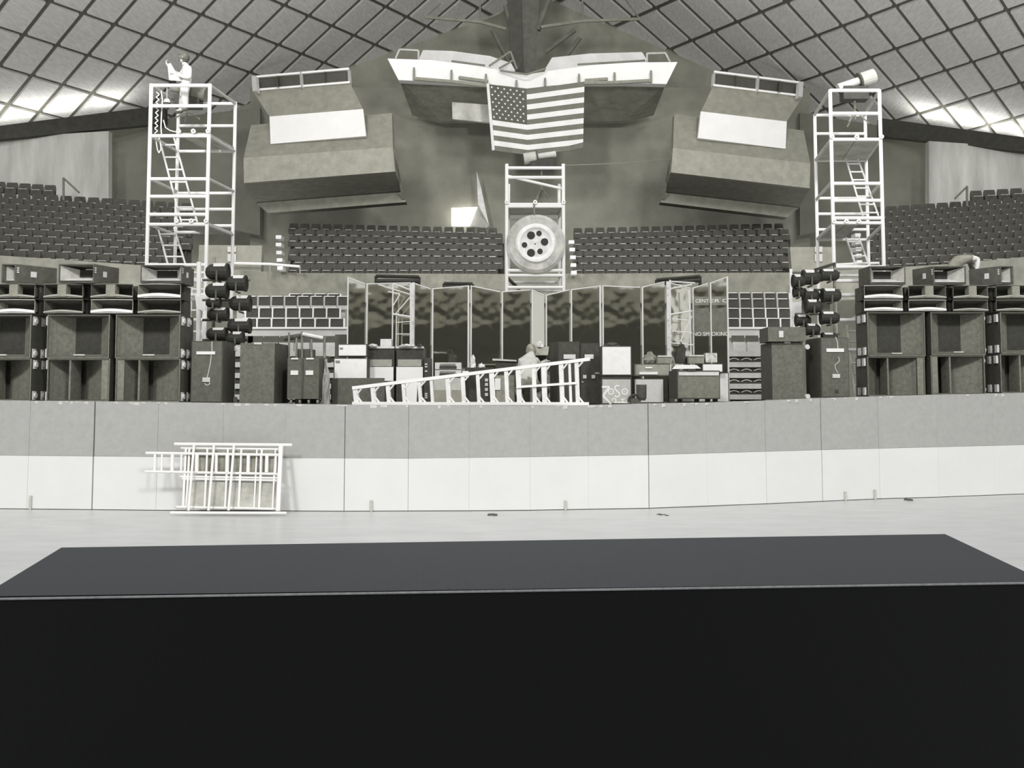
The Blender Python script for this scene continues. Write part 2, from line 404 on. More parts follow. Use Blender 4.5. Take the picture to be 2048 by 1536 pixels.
# vomitory parapets with a notice on each
for q, sq, lab in (([(398, 490), (524, 491), (522, 544), (396, 544)], (455, 472), 'left'), ([(1580, 494), (1664, 494), (1664, 546), (1584, 546)], (1630, 1645), 'right')):
    t = thing('parapet', P(q[3][0], q[3][1], 37.2), 'grey balcony parapet with two small white notices behind the %s scaffold tower' % lab, 'parapet')
    ob('slab', MB().slab(q, 37.2, .35), mat(160, .9, .08, 2, key='parapet'), t)
    for y0, y1 in ((493, 504), (508, 523)):
        ob('notice', MB().slab([(sq[0], y0), (sq[1], y0), (sq[1], y1), (sq[0], y1)], 37.12, .04), mat(215, .8, .02, 3), t)
for pts, lab in (([(464, 526), (540, 528), (600, 533)], 'left'), ([(1660, 530), (1720, 527), (1758, 526)], 'right')):
    t = thing('handrail', P(pts[0][0], 541, 36.8), 'thin white handrail on the balcony front beside the %s scaffold tower' % lab, 'handrail')
    ob('rail', MB().path([P(*p, 36.8) for p in pts], .05), PIPE, t)
    for p in pts: ob('post', MB().tube(P(p[0], p[1], 36.8), P(p[0], 548, 36.8), .03), mat(150), t)
for xs, lab in (([(557, 474), (557, 489), (558, 505), (559, 520), (560, 536)], 'left of the end balcony seats'),
                ([(1143, 484), (1144.5, 499), (1146, 514.5), (1147, 530), (1148, 545)], 'right of the round disc'),
                ([(1716, 470), (1717, 484), (1717.5, 498), (1718, 511), (1719, 524)], 'behind the right tower')):
    t = thing('aisle_steps', P(xs[-1][0], xs[-1][1], 37), 'column of small white step edges in the aisle ' + lab, 'steps')
    for k, (x, y) in enumerate(xs):
        Y = 37.2 + (4 - k) * .9
        ob('step_edge', MB().slab([(x - 5.5, y - 3.5), (x + 5.5, y - 3.5), (x + 5.5, y + 3.5), (x - 5.5, y + 3.5)], Y - .45, .5), WHITE, t)
for a, b, c, lab in (((127, 356), (127, 385), (158, 385), 'left'), ((1934, 373), (1934, 397), (1910, 397), 'right')):
    t = thing('stair_rail', P(b[0], b[1] + 16, 41.0), 'thin grey stair rail among the top seats of the %s balcony' % lab, 'handrail')
    ob('post', MB().tube(P(*a, 41), P(b[0], b[1] + 16, 41), .05), mat(120), t)
    ob('rail', MB().tube(P(*a, 41), P(*c, 40.2), .04), mat(120), t)
# lit doorway in the end wall
t = thing('door_1', P(930, 452, 45.9), kind='structure')
em = emis('lit_doorway', (1, 1, .96, 1), 3.0)
a = [P(903, 416, 47.6), P(955, 414, 47.6), P(940, 452, 47.6), P(903, 452, 47.6)]
ob('lit_opening', MB().hexa(a + [p + Vector((0, .1, 0)) for p in a]), em, t)
ob('door_reveal', MB().slab([(955, 414), (978, 452), (972, 456), (940, 452)], [47.6, 46.4, 46.4, 47.6], .1), mat(190), t)
ob('door_leaf', MB().slab([(953, 342), (962, 375), (978, 451), (956, 408)], 46.6, .12), mat(232), t)
# ================================================================== BOOTHS ON THE END WALL
def booth(lab, T, Yn, Yf):
    """T maps the left booth's photo points to this booth"""
    t = thing('press_booth', P(*T(640, 425), 41.0), 'grey press booth with white framed window and white screen, ' + lab, 'booth')
    near, far = Yn, Yf
    fr = mat(244, .6, .02, 3)
    o4 = [(503, 152), (698, 135), (700, 166), (505, 182)]
    Yw = [41.6, 41.0, 41.0, 41.6]
    def sub(u0, v0, u1, v1):
        f = lambda u, v: tuple(lerp(lerp(np.array(o4[0], float), np.array(o4[1], float), u), lerp(np.array(o4[3], float), np.array(o4[2], float), u), v))
        return [T(*f(u0, v0)), T(*f(u1, v0)), T(*f(u1, v1)), T(*f(u0, v1))]
    wn = ob('window', MB().slab(sub(.03, .1, .97, .9), [41.75, 41.15, 41.15, 41.75], .3), mat(66, .3, .05, 3, key='pane'), t)
    for u0, v0, u1, v1 in ((0, 0, 1, .13), (0, .87, 1, 1), (0, 0, .045, 1), (.955, 0, 1, 1), (.485, 0, .507, 1)):
        ob('window_frame', MB().slab(sub(u0, v0, u1, v1), Yw, .5), fr, wn)
    for u in (.255, .745):
        ob('glazing_bar', MB().slab(sub(u, .1, u + .006, .9), [41.7, 41.1, 41.1, 41.7], .1), mat(110), wn)
    ob('sloping_panel', MB().slab([T(505, 182), T(700, 166), T(726, 218), T(539, 233)], [41.7, 41.1, 40.6, 41.2], .5), mat(140, .9, .08, 3, key='booth'), t)
    sc = ob('white_screen', MB().slab([T(539, 233), T(726, 218), T(732, 272), T(541, 288)], [41.2, 40.6, 40.55, 41.15], .25), mat(243, .7, .02, 1.5, key='screen'), t)
    ob('upper_face', MB().slab([T(502, 250), T(784, 226), T(786, 295), T(487, 317)], [41.9, 41.3, 40.4, 41.0], .5), mat(140, .9, .08, 3, key='booth'), t)
    ob('front_face', MB().slab([T(487, 316), T(786, 294), T(790, 343), T(488, 366)], [40.9, 40.3, 40.3, 40.9], .5), mat(158, .9, .08, 3, key='booth'), t)
    ob('underside', MB().slab([T(488, 366), T(790, 343), T(806, 385), T(512, 408)], [41.0, 40.4, 43.0, 43.6], .4), mat(140, .9, .08, 3, key='booth'), t)
    ob('lower_ledge', MB().slab([T(512, 406), T(806, 384), T(812, 404), T(536, 426)], [43.4, 42.8, 42.8, 43.4], .6), mat(140, .9, .08, 3, key='booth'), t)
    ob('edge_strip', MB().slab([T(786, 300), T(790, 300), T(809, 398), T(804, 398)], [40.2, 40.2, 42.7, 42.7], .2), mat(150), t)
    return t
booth('left of the white gallery', lambda x, y: (x, y), 40.5, 41)
# right booth: affine map measured from its own corners
sp = np.array([[503, 152, 1], [698, 135, 1], [488, 366, 1], [790, 343, 1], [541, 288, 1], [732, 272, 1], [505, 182, 1]], float)
dpq = np.array([[1607, 165], [1428, 139], [1619, 375], [1341, 346], [1572, 298], [1397, 276], [1605, 194]], float)
AF = np.linalg.lstsq(sp, dpq, rcond=None)[0]
booth('right of the white gallery', lambda x, y: tuple(np.array([x, y, 1.0]) @ AF), 40.5, 41)
# ---- white curved gallery
top = [(775, 117), (860, 120), (940, 130), (1000, 140), (1053, 149), (1110, 140), (1180, 131), (1260, 125), (1355, 124)]
bot = [(797, 160), (880, 164), (945, 167), (1002, 171), (1054, 177), (1106, 171), (1170, 167), (1245, 166), (1333, 168)]
gy = [42.0, 42.4, 42.9, 43.4, 43.8, 43.4, 42.9, 42.4, 42.0]
g = thing('gallery', P(1054, 250, 44), 'white curved press gallery with rails hanging below the roof truss', 'gallery')
mb = MB()
for i in range(8):
    mb.slab([top[i], top[i + 1], bot[i + 1], bot[i]], [gy[i], gy[i + 1], gy[i + 1], gy[i]], .45)
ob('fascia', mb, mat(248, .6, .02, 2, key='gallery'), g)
for pts, Yg in (([(838, 118), (846, 100), (905, 102), (980, 112), (1022, 126), (1030, 140)], 44.8), ([(1090, 138), (1104, 115), (1180, 107), (1284, 104), (1296, 123)], 44.8)):
    mb = MB(); a = [P(x, y, Yg) for x, y in pts]; bl = [Vector((p.x, p.y, min(q.z for q in a) - .3)) for p in a]
    for i in range(len(a) - 1):
        q = [bl[i], bl[i + 1], a[i + 1], a[i]]; mb.hexa(q + [p + Vector((0, .2, 0)) for p in q])
    ob('rear_parapet', mb, mat(222, .7, .06, 1.2, key='parapet'), g)
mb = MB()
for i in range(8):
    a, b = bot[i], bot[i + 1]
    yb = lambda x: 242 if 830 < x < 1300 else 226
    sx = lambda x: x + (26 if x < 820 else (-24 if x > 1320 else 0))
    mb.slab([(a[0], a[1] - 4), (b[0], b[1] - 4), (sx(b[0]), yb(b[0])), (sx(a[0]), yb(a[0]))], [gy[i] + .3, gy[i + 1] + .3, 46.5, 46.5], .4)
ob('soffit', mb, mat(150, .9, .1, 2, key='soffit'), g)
ob('lit_soffit_patch', MB().slab([(904, 204), (984, 210), (984, 246), (905, 238)], 44.2, .2), mat(190, .8, .2, 1.2, key='lit_soffit_patch'), g)  # lit patch of the soffit, painted as a paler slab
for pts in ([(828, 135), (828, 160)], [(903, 140), (903, 166)], [(972, 148), (972, 170)], [(1033, 160), (1033, 176)], [(1090, 156), (1090, 172)], [(1158, 148), (1158, 166)], [(1229, 145), (1229, 167)], [(1302, 141), (1302, 166)]):
    x = pts[0][0]; Yq = pw([(p[0], yy) for p, yy in zip(top, gy)], x) - .25
    ob('rail_post', MB().tube(P(*pts[0], Yq), P(*pts[1], Yq), .045), mat(140), g)
for pts in ([(828, 157), (903, 163), (976, 172)], [(1170, 166), (1229, 165), (1302, 161)], [(918, 155), (976, 163)], [(1170, 161), (1215, 158)]):
    ob('lighting_rail', MB().path([P(p[0], p[1], pw([(q[0], yy) for q, yy in zip(top, gy)], p[0]) - .25) for p in pts], .075), mat(150), g)
for pts in ([(791, 117), (799, 99), (837, 101), (837, 119)], [(1294, 123), (1294, 107), (1331, 106), (1340, 124)]):
    ob('guard_rail', MB().path([P(*p, 42.6) for p in pts], .045), mat(200), g)
for pts in ([(978, 132), (1021, 103), (1034, 138)], [(998, 137), (1026, 121)], [(1000, 141), (1053, 149), (1092, 137)], [(903, 122), (970, 131)], [(1155, 129), (1290, 121)]):
    ob('guard_rail', MB().path([P(*p, 43.2) for p in pts], .045), mat(130), g)
# ---- flag
TL, TM, TR = (977, 168), (1054, 179), (1169, 163)
BL, BM, BR = (988, 301), (1056, 310), (1166, 299)
FY = lambda u: pw([(p[0], yy) for p, yy in zip(top, gy)], 977 + 192 * u) - .36
um = .41
def fpt(u, v, d=0.0):
    if u < um: s = u / um; a = lerp(np.array(TL, float), np.array(TM, float), s); b = lerp(np.array(BL, float), np.array(BM, float), s)
    else: s = (u - um) / (1 - um); a = lerp(np.array(TM, float), np.array(TR, float), s); b = lerp(np.array(BM, float), np.array(BR, float), s)
    q = lerp(a, b, v)
    if v > .9 and u > .85: q[1] -= 4 * (u - .85) / .15
    return P(q[0], q[1], FY(u) - .05 * math.sin(u * 21) * v + d)
fl = thing('flag', P(1060, 310, 43.3), 'large flag with stars and stripes hanging from the white gallery', 'flag')
mb = MB(); nu, nv = 32, 26
vs = [fpt(i / nu, j / nv) for j in range(nv + 1) for i in range(nu + 1)]
vs2 = [p + Vector((0, .03, 0)) for p in vs]
mb.v = vs + vs2; K = len(vs)
for j in range(nv):
    for i in range(nu):
        st = j // 2
        mi = 2 if (st < 7 and (i + .5) / nu < .405) else (0 if st % 2 == 0 else 1)
        k = j * (nu + 1) + i
        mb.f.append((k, k + 1, k + nu + 2, k + nu + 1)); mb.m.append(mi)
        mb.f.append((K + k, K + k + nu + 1, K + k + nu + 2, K + k + 1)); mb.m.append(mi)
ob('cloth', mb, [mat(112, .9, .06, 4, key='flag_dark'), mat(238, .9, .02, 4, key='flag_white'), mat(86, .9, .06, 4, key='flag_canton')], fl)
st = MB()
for r in range(9):
    n = 6 if r % 2 == 0 else 5
    for c in range(n):
        u0 = (.032 + (c + (0 if r % 2 == 0 else .5)) * .067) ; v0 = (r + .75) / 9.6 * 7 / 13
        rr = [(.0145 if k % 2 == 0 else .0062) for k in range(10)]
        pts = [fpt(u0 + rr[k] * math.sin(k * math.pi / 5), v0 - rr[k] * 1.37 * math.cos(k * math.pi / 5), -.03) for k in range(10)]
        cc = fpt(u0, v0, -.03)
        st.add([cc] + pts, [(0, 1 + k, 1 + (k + 1) % 10) for k in range(10)])
ob('stars', st, mat(240, .9, .01, 4, key='flag_star'), fl)
ob('hoist_edge', MB().path([fpt(-.008, v / 6) for v in range(7)], .07), mat(236), fl)
# ================================================================== LOWER BOWL CHAIRS
def chair_proto():
    t = thing('bowl_chair', (0, 0, 0), 'x', 'chair', 'white framed chairs in the lower bowl')
    w_ = .225
    ob('backrest', MB().hexa([(-w_ + .03, 0, .26), (w_ - .03, 0, .26), (w_ - .03, .03, .55), (-w_ + .03, .03, .55), (-w_ + .03, .03, .26), (w_ - .03, .03, .26), (w_ - .03, .06, .55), (-w_ + .03, .06, .55)]), mat(58, .7, .1, 6, key='chair_back'), t)
    for s_ in (-1, 1):
        ob('frame_post', MB().box((s_ * w_ - .022, -.03, 0), (s_ * w_ + .022, .05, .56)), WHITE, t)
    ob('top_rail', MB().box((-w_, -.02, .55), (w_ - .09, .05, .575)), WHITE, t)
    ob('seat', MB().box((-w_ + .02, -.10, .12), (w_ - .02, -.02, .25)), mat(196, .7, .06, 5, key='chair_seat'), t)
    return t
cp = chair_proto(); used = False
rowsL = [(3, 587, 33.9, [592 + 25.5 * k for k in range(4)], 'back'), (2, 592, 32.9, [503 + 26.5 * k for k in range(8)], 'third'), (1, 615, 31.9, [505 + 27 * k for k in range(7)], 'second'), (0, 636, 30.9, [500 + 29 * k for k in range(7)], 'front')]
rowsR = [(3, 585, 33.9, [1466 + 25 * k for k in range(5)], 'back'), (2, 597, 32.9, [1467 + 25 * k for k in range(5)], 'third'), (1, 616, 31.9, [1467 + 25.5 * k for k in range(5)], 'second'), (0, 636, 30.9, [1466 + 27 * k for k in range(5)], 'front')]
ordn = ['first', 'second', 'third', 'fourth', 'fifth', 'sixth', 'seventh', 'eighth']
for rows, x0, x1, where in ((rowsL, 480, 694, 'left'), (rowsR, 1452, 1592, 'right')):
    for r, y, Y, xs, rn in rows:
        zt = P(600, y, Y).z; zb = zt - .575
        a, b = P(x0, y, Y), P(x1, y, Y)
        ob('tier_' + where, MB().box((a.x, Y - .35, zb - .5), (b.x, Y + .65, zb)), mat(188, .85, .06, 3, key='tier'), kind='structure')
        for k, x in enumerate(xs):
            if not used: c = cp; used = True
            else: c = copy_tree(cp)
            p = P(x, y, Y); sc = (xs[1] - xs[0]) / F * Y / .45
            c.location = (p.x, Y, zb); c.scale = (sc, 1, 1)
            c['label'] = '%s white framed chair from the left in the %s row, %s of the mirrors' % (ordn[k], rn, where)
    ob('parapet_' + where, MB().slab([(x0, 656), (x1, 656), (x1, 675), (x0, 675)], 30.3, .25), mat(205, .85, .05, 3, key='parapet'), kind='structure')
    ob('trim_3' if where == 'left' else 'trim_4', MB().slab([(x0, 654), (x1, 654), (x1, 657.5), (x0, 657.5)], 30.2, .1), WHITE, kind='structure')
# nearer rows stepping down to the stage
def big_chair(x, y, Y, w_, label, sc=1.0):
    z = P(x, y, Y).z; X = P(x, y, Y).x
    t = thing('folding_seat', (X, Y, z - .62 * sc), label, 'chair', 'folding seats behind the amplifiers')
    q = lambda s_: s_ * sc
    ob('backrest', MB().box((X - w_ / 2, Y, z - q(.22)), (X + w_ / 2, Y + .05, z)), mat(84, .7, .1, 5), t)
    ob('seat', MB().box((X - w_ / 2 + .01, Y - .12, z - q(.54)), (X + w_ / 2 - .01, Y - .02, z - q(.2))), mat(206, .7, .06, 5), t)
    ob('foot_rail', MB().box((X - w_ / 2, Y - .12, z - q(.62)), (X + w_ / 2, Y + .05, z - q(.55))), mat(60), t)
for k, x in enumerate((491, 511, 543, 575, 606, 637, 668)):
    big_chair(x, 672, 29.2, .44, '%s pale folding seat from the left behind the left speaker boxes' % ordn[k])
for k, x in enumerate((1476, 1504)):
    big_chair(x, 671, 28.6, .36, ['left', 'right'][k] + ' one of the two pale folding seats right of the mirrors', .95)
for x0, x1, y, Y, sc, w_ in ((470, 700, 672, 29.2, 1.0, 'left'), (1455, 1530, 671, 28.6, .95, 'right')):
    a, b = P(x0, y, Y), P(x1, y, Y)
    ob('step_' + w_, MB().box((a.x, Y - .2, a.z - .62 * sc - .3), (b.x, Y + .9, a.z - .62 * sc)), mat(190, .85, .06, 3, key='tier'), kind='structure')
for (x0, x1, where) in ((470, 700, 'left'), (1455, 1530, 'right')):
    n = 5
    for k in range(n):
        y = 703 + k * 21.5; Y = 28.15 - k * .32
        a, b = P(x0, y, Y), P(x1, y, Y)
        zb = P(600, y + 10, Y).z
        t = thing('seat_row', (a.x, Y, P(600, y + 22, Y).z), '%s pale bench row from the top, %s of the mirrors' % (ordn[k], where), 'bench', 'bench rows stepping down to the stage')
        ob('bench', MB().box((a.x, Y - .1, zb), (b.x, Y + .25, a.z)), mat(205, .8, .06, 4, key='bench'), t)
        ob('riser', MB().box((a.x, Y + .02, P(600, y + 22, Y).z), (b.x, Y + .25, zb)), mat(62, .8, .1, 4), t)
        nn = 3 if where == 'right' else 0
        for j in range(nn):
            u = (j + .5) / nn; c = lerp(a, b, u); hw = (b.x - a.x) / nn * .4
            ob('seat_lip', MB().path([Vector((c.x + hw * q, Y - .02, zb - .10 + .05 * (1 - q * q))) for q in (-1, -.5, 0, .5, 1)], .018), mat(190), t)
# ================================================================== SCAFFOLD TOWERS
def tower(name, label, fx, bx, Yf, Yb, ztop, zbtop, z0, fl_, bl_, sd, plats, dark=False, right_side=True):
    """fx, bx: world x of the two front / back poles"""
    t = thing(name, ((fx[0] + fx[1]) / 2, (Yf + Yb) / 2, z0), label, 'scaffold tower')
    r = .042
    for x in fx: ob('pole', MB().tube((x, Yf, z0), (x, Yf, ztop), r), PIPE, t)
    for x in bx: ob('pole', MB().tube((x, Yb, z0), (x, Yb, zbtop), r * .95), PIPE, t)
    for z in fl_: ob('rail', MB().tube((fx[0], Yf, z), (fx[1], Yf, z), r * .95), PIPE, t)
    for z in bl_: ob('rail', MB().tube((bx[0], Yb, z), (bx[1], Yb, z), r * .85), PIPE, t)
    for z in sd:
        for k in (0, 1):
            ob('side_rail', MB().tube((fx[k], Yf, z), (bx[k], Yb, z), r * .85), mat(205, .5, .06, 4, key='pipe'), t)
    for z, u0, u1 in plats:
        for a, b in ((u0, (u0 + u1) / 2 - .01), ((u0 + u1) / 2 + .01, u1)):
            q = [Vector((lerp(fx[0], fx[1], a), Yf + .05, z)), Vector((lerp(fx[0], fx[1], b), Yf + .05, z)), Vector((lerp(bx[0], bx[1], b), Yb - .05, z)), Vector((lerp(bx[0], bx[1], a), Yb - .05, z))]
            pl = ob('platform_board', MB().hexa(q + [p + Vector((0, 0, .06)) for p in q]), mat(178, .8, .12, 3, key='plank'), t)
        for u in (u0, (u0 + u1) / 2, u1):
            c = Vector((lerp(fx[0], fx[1], u), Yf - .03, z + .07))
            ob('hook', MB().lathe(c, (0, -1, 0), [(.02, 0), (.05, 0), (.05, .05), (.02, .05), (.02, 0)], 10), PIPE, t)
    return t
def ladder(parent, a0, a1, b0, b1, n, r=.022):
    """stiles from a0->a1 and b0->b1"""
    l = ob('ladder', MB().tube(a0, a1, r).tube(b0, b1, r), mat(228, .5, .03, 4, key='pipe'), parent)
    for k in range(n):
        u = (k + .6) / n
        ob('rung', MB().tube(lerp(a0, a1, u), lerp(b0, b1, u), r * .9), PIPE, l)
# left tower
Yf, Yb = 21.5, 22.85
zl = lambda y: P(360, y, Yf).z
fx = (P(298, 350, Yf).x, P(416, 350, Yf).x); bx = (P(354, 350, Yb).x, P(468, 350, Yb).x)
zb0 = stage_z(350)
lev = [zl(y) for y in (171, 212, 272, 358, 393, 429, 449, 530, 562, 590, 640, 700)]
tl = tower('scaffold_tower', 'tall white tubular scaffold tower with a man standing on its upper platform', fx, bx, Yf, Yb, zl(168), zl(168), zb0,
           lev, [zl(y) for y in (171, 218, 272, 361, 395, 430, 444, 530)], [zl(y) for y in (171, 272, 357, 449)], [(zl(270), .5, 1.0), (zl(449), .5, 1.0)])
ladder(tl, P(318, 275, 22.2), P(364, 450, 21.9), P(348, 275, 22.2), P(396, 450, 21.9), 7)
ladder(tl, P(316, 455, 22.2), P(340, 545, 22.0), P(348, 455, 22.2), P(376, 545, 22.0), 4)
ladder(tl, P(386, 545, 22.2), P(372, 800, 22.0), P(410, 545, 22.2), P(398, 800, 22.0), 12)
# right tower
Yf, Yb = 21.8, 23.7
zr = lambda y: P(1700, y, Yf).z
fx = (P(1664, 350, Yf).x, P(1763, 350, Yf).x); bx = (P(1632, 350, Yb).x, P(1733, 350, Yb).x)
zb0 = stage_z(1700)
tr_ = tower('scaffold_tower', 'tall white tubular scaffold tower carrying a follow spot, right side of the stage', fx, bx, Yf, Yb, zr(180), zr(182), zb0,
            [zr(y) for y in (181, 227, 279, 367, 401, 436, 446, 534, 562, 590, 640, 700)], [zr(y) for y in (182, 222, 280, 362, 396, 430, 452, 530)],
            [zr(y) for y in (181, 279, 364, 450)], [(zr(281), 0, 1.0), (zr(450), 0, .5)])
ladder(tr_, P(1692, 318, 22.9), P(1726, 432, 22.6), P(1716, 318, 22.9), P(1757, 432, 22.6), 7)
ladder(tr_, P(1692, 475, 22.9), P(1712, 532, 22.7), P(1718, 475, 22.9), P(1738, 532, 22.7), 4)
ladder(tr_, P(1694, 650, 22.6), P(1712, 800, 22.2), P(1722, 650, 22.6), P(1738, 800, 22.2), 7)
ob('cross_brace', MB().tube(P(1700, 640, 22.6), P(1745, 620, 22.6), .03), PIPE, tr_)
# centre tower
Yf, Yb = 23.6, 24.9
zc = lambda y: P(1070, y, Yf).z
fx = (P(1013.5, 450, Yf).x, P(1127, 450, Yf).x); bx = (fx[0] + .04, fx[1] - .04)
zb0 = stage_z(1070)
tc_ = tower('scaffold_tower', 'white scaffold tower in the middle behind the mirrors holding a pale round disc', fx, bx, Yf, Yb, zc(328), zc(345), zb0,
            [zc(y) for y in (336, 355, 409, 413, 541, 551, 575)], [zc(y) for y in (420, 552, 570)], [zc(413), zc(541)], [(zc(411), 0, 1)])
ob('cross_brace', MB().tube(P(1014, 352, Yf), P(1127, 378, Yf + .1), .035), PIPE, tc_)
ob('cross_brace', MB().tube(P(1014, 555, Yf + .3), P(1040, 580, Yf + .4), .04), mat(70), tc_)
# round disc
dc = P(1072, 487, 23.47)
di = thing('round_disc', P(1072, 549, 23.3), 'large pale metal disc with six round holes on the centre scaffold', 'disc')
mpx = 23.3 / F
DM = mat(196, .5, .16, 3.5, key='disc'); DM2 = mat(246, .5, .06, 6, key='disc_ring'); DM3 = mat(228, .5, .10, 8, key='disc_hub')
prof = lambda ps: [(r_ * mpx, h * mpx) for r_, h in ps]
ob('rim', MB().lathe(dc, (0, -1, 0), prof([(36, -3), (42, 0), (54, 1), (60, -3), (60, -8), (36, -8), (36, -3)]), 40), DM, di, smooth=False)
ob('ring', MB().lathe(dc, (0, -1, 0), prof([(28, 1), (33, 5), (38, 5), (41.5, 0), (36, -6), (28, -6), (28, 1)]), 40), DM2, di)
ob('hub_plate', MB().lathe(dc, (0, -1, 0), prof([(.4, 2), (29.5, 1), (29.5, -6), (.4, -6)]), 32), DM3, di)
for k, (x, y, r_) in enumerate(((1062, 471, 8), (1078, 467, 5.5), (1089, 484, 7.5), (1049, 490, 5.5), (1062, 506, 8), (1080, 503, 5.5), (1070, 488, 1.4))):
    c = P(x, y, 23.47)
    ob('opening', MB().lathe(c, (0, -1, 0), [(.004, 2.4 * mpx), (r_ * mpx * .94, 2.4 * mpx), (r_ * mpx * .94, 2.9 * mpx), (r_ * mpx, 2.9 * mpx), (r_ * mpx, -1 * mpx)], 18), INK, di)
ob('hanger', MB().tube(P(1068, 405, 23.55), P(1069, 430, 23.5), .02), mat(120), di)
# ================================================================== SPOTS, STANDS
def follow_spot(label, a, b, r, Y, stand=None, tiltY=0.0, body_v=200):
    pa, pb = P(*a, Y), P(*b, Y + tiltY)
    d = pb - pa
    base = stand[0] if stand else P(a[0], a[1] + 20, Y)
    t = thing('follow_spot', base, label, 'spotlight')
    ob('lens_barrel', MB().tube(pa, lerp(pa, pb, .6), r * .55, 14), mat(body_v, .4, .06, 4, key='spot'), t)
    ob('lamp_housing', MB().tube(lerp(pa, pb, .6), pb, r, 16), mat(body_v - 10, .4, .08, 4, key='spot'), t)
    ob('collar', MB().tube(lerp(pa, pb, .57), lerp(pa, pb, .62), r * 1.12, 16), DARK, t)
    m_ = lerp(pa, pb, .45)
    ob('ballast_box', MB().box((m_.x - .28, Y - .1, m_.z - r * 2.4), (m_.x + .3, Y + .2, m_.z - r * .6)), BLACK, t)
    if stand:
        zt_ = m_.z - r * 1.5; zk = lerp(zt_, stand[0].z, .55)
        ob('stand_column', MB().tube((m_.x, Y, zt_), (m_.x, Y, stand[0].z + .1), .025), mat(110), t)
        for ang in (90, 210, 330):
            ca, sa = math.cos(math.radians(ang + 20)) * .32, math.sin(math.radians(ang + 20)) * .32
            ob('leg', MB().tube((m_.x, Y, zk), (m_.x + ca, Y + sa * .7, stand[0].z), .018), mat(130), t)
    return t
zp = zr(281) + .06
follow_spot('silver follow spot tilted up on the right scaffold tower', (1676, 176), (1748, 152), .17, 22.4, [Vector((P(1712, 280, 22.4).x, 22.4, zp))])
follow_spot('grey follow spot on top of the centre scaffold below the flag', (1112, 308), (1048, 318), .14, 24.1, [Vector((P(1078, 410, 24.1).x, 24.1, zc(411) + .06))])
zpl = zl(270) + .06
Yf = 21.5
follow_spot('dark follow spot beside the man on the left scaffold tower', (345, 176), (412, 190), .16, 22.5, [Vector((P(392, 270, 22.5).x, 22.5, zpl))], body_v=120)
def cable(label, pts, Y, r=.014, v=235, name='cable'):
    return ob(name, MB().path([P(x, y, Y) for x, y in pts], r, 6), mat(v, .6, .02, 4, key='cable'), label=label, cat='cable')
zig = []
for k in range(17): zig.append((316 + (3 if k % 2 else -3) - k * .25, 184 + k * 5.2))
cable('coiled white cable hanging inside the left scaffold tower', zig, 21.6, .012)
cable('loose pale cable looping down beside the coiled one on the left tower', [(322, 180), (325, 200), (323, 230), (322, 255), (323, 268)], 21.65, .014)
cable('thin cable trailing over the upper platform at the man\'s feet', [(327, 240), (331, 255), (340, 261), (352, 264)], 21.7, .012)
cable('short cable end dangling below the upper platform of the left tower', [(311, 276), (315, 300), (318, 306), (322, 298), (320, 278)], 21.65, .012)
lp = thing('hanging_lamp', P(334, 214, 21.55), 'small work lamp with a pale cap hung inside the left scaffold tower', 'lamp')
ob('cap', MB().lathe(P(334, 203, 21.55), (0, 0, -1), [(.01, -.06), (.05, -.05), (.075, .03), (.01, .03)], 14), WHITE, lp)
ob('shade', MB().lathe(P(334, 203, 21.55), (0, 0, -1), [(.08, .03), (.075, .1), (.03, .18), (.01, .18)], 14), BLACK, lp)
ob('cord', MB().tube(P(334, 172, 21.52), P(334, 200, 21.55), .01), mat(180), lp)
ob('wire', MB().path([P(1127, 331, 23.6), P(1230, 327, 31.5), P(1345, 318, 40.4)], .015, 5), mat(150), label='fine wire strung from the centre scaffold to the right press booth', cat='wire')
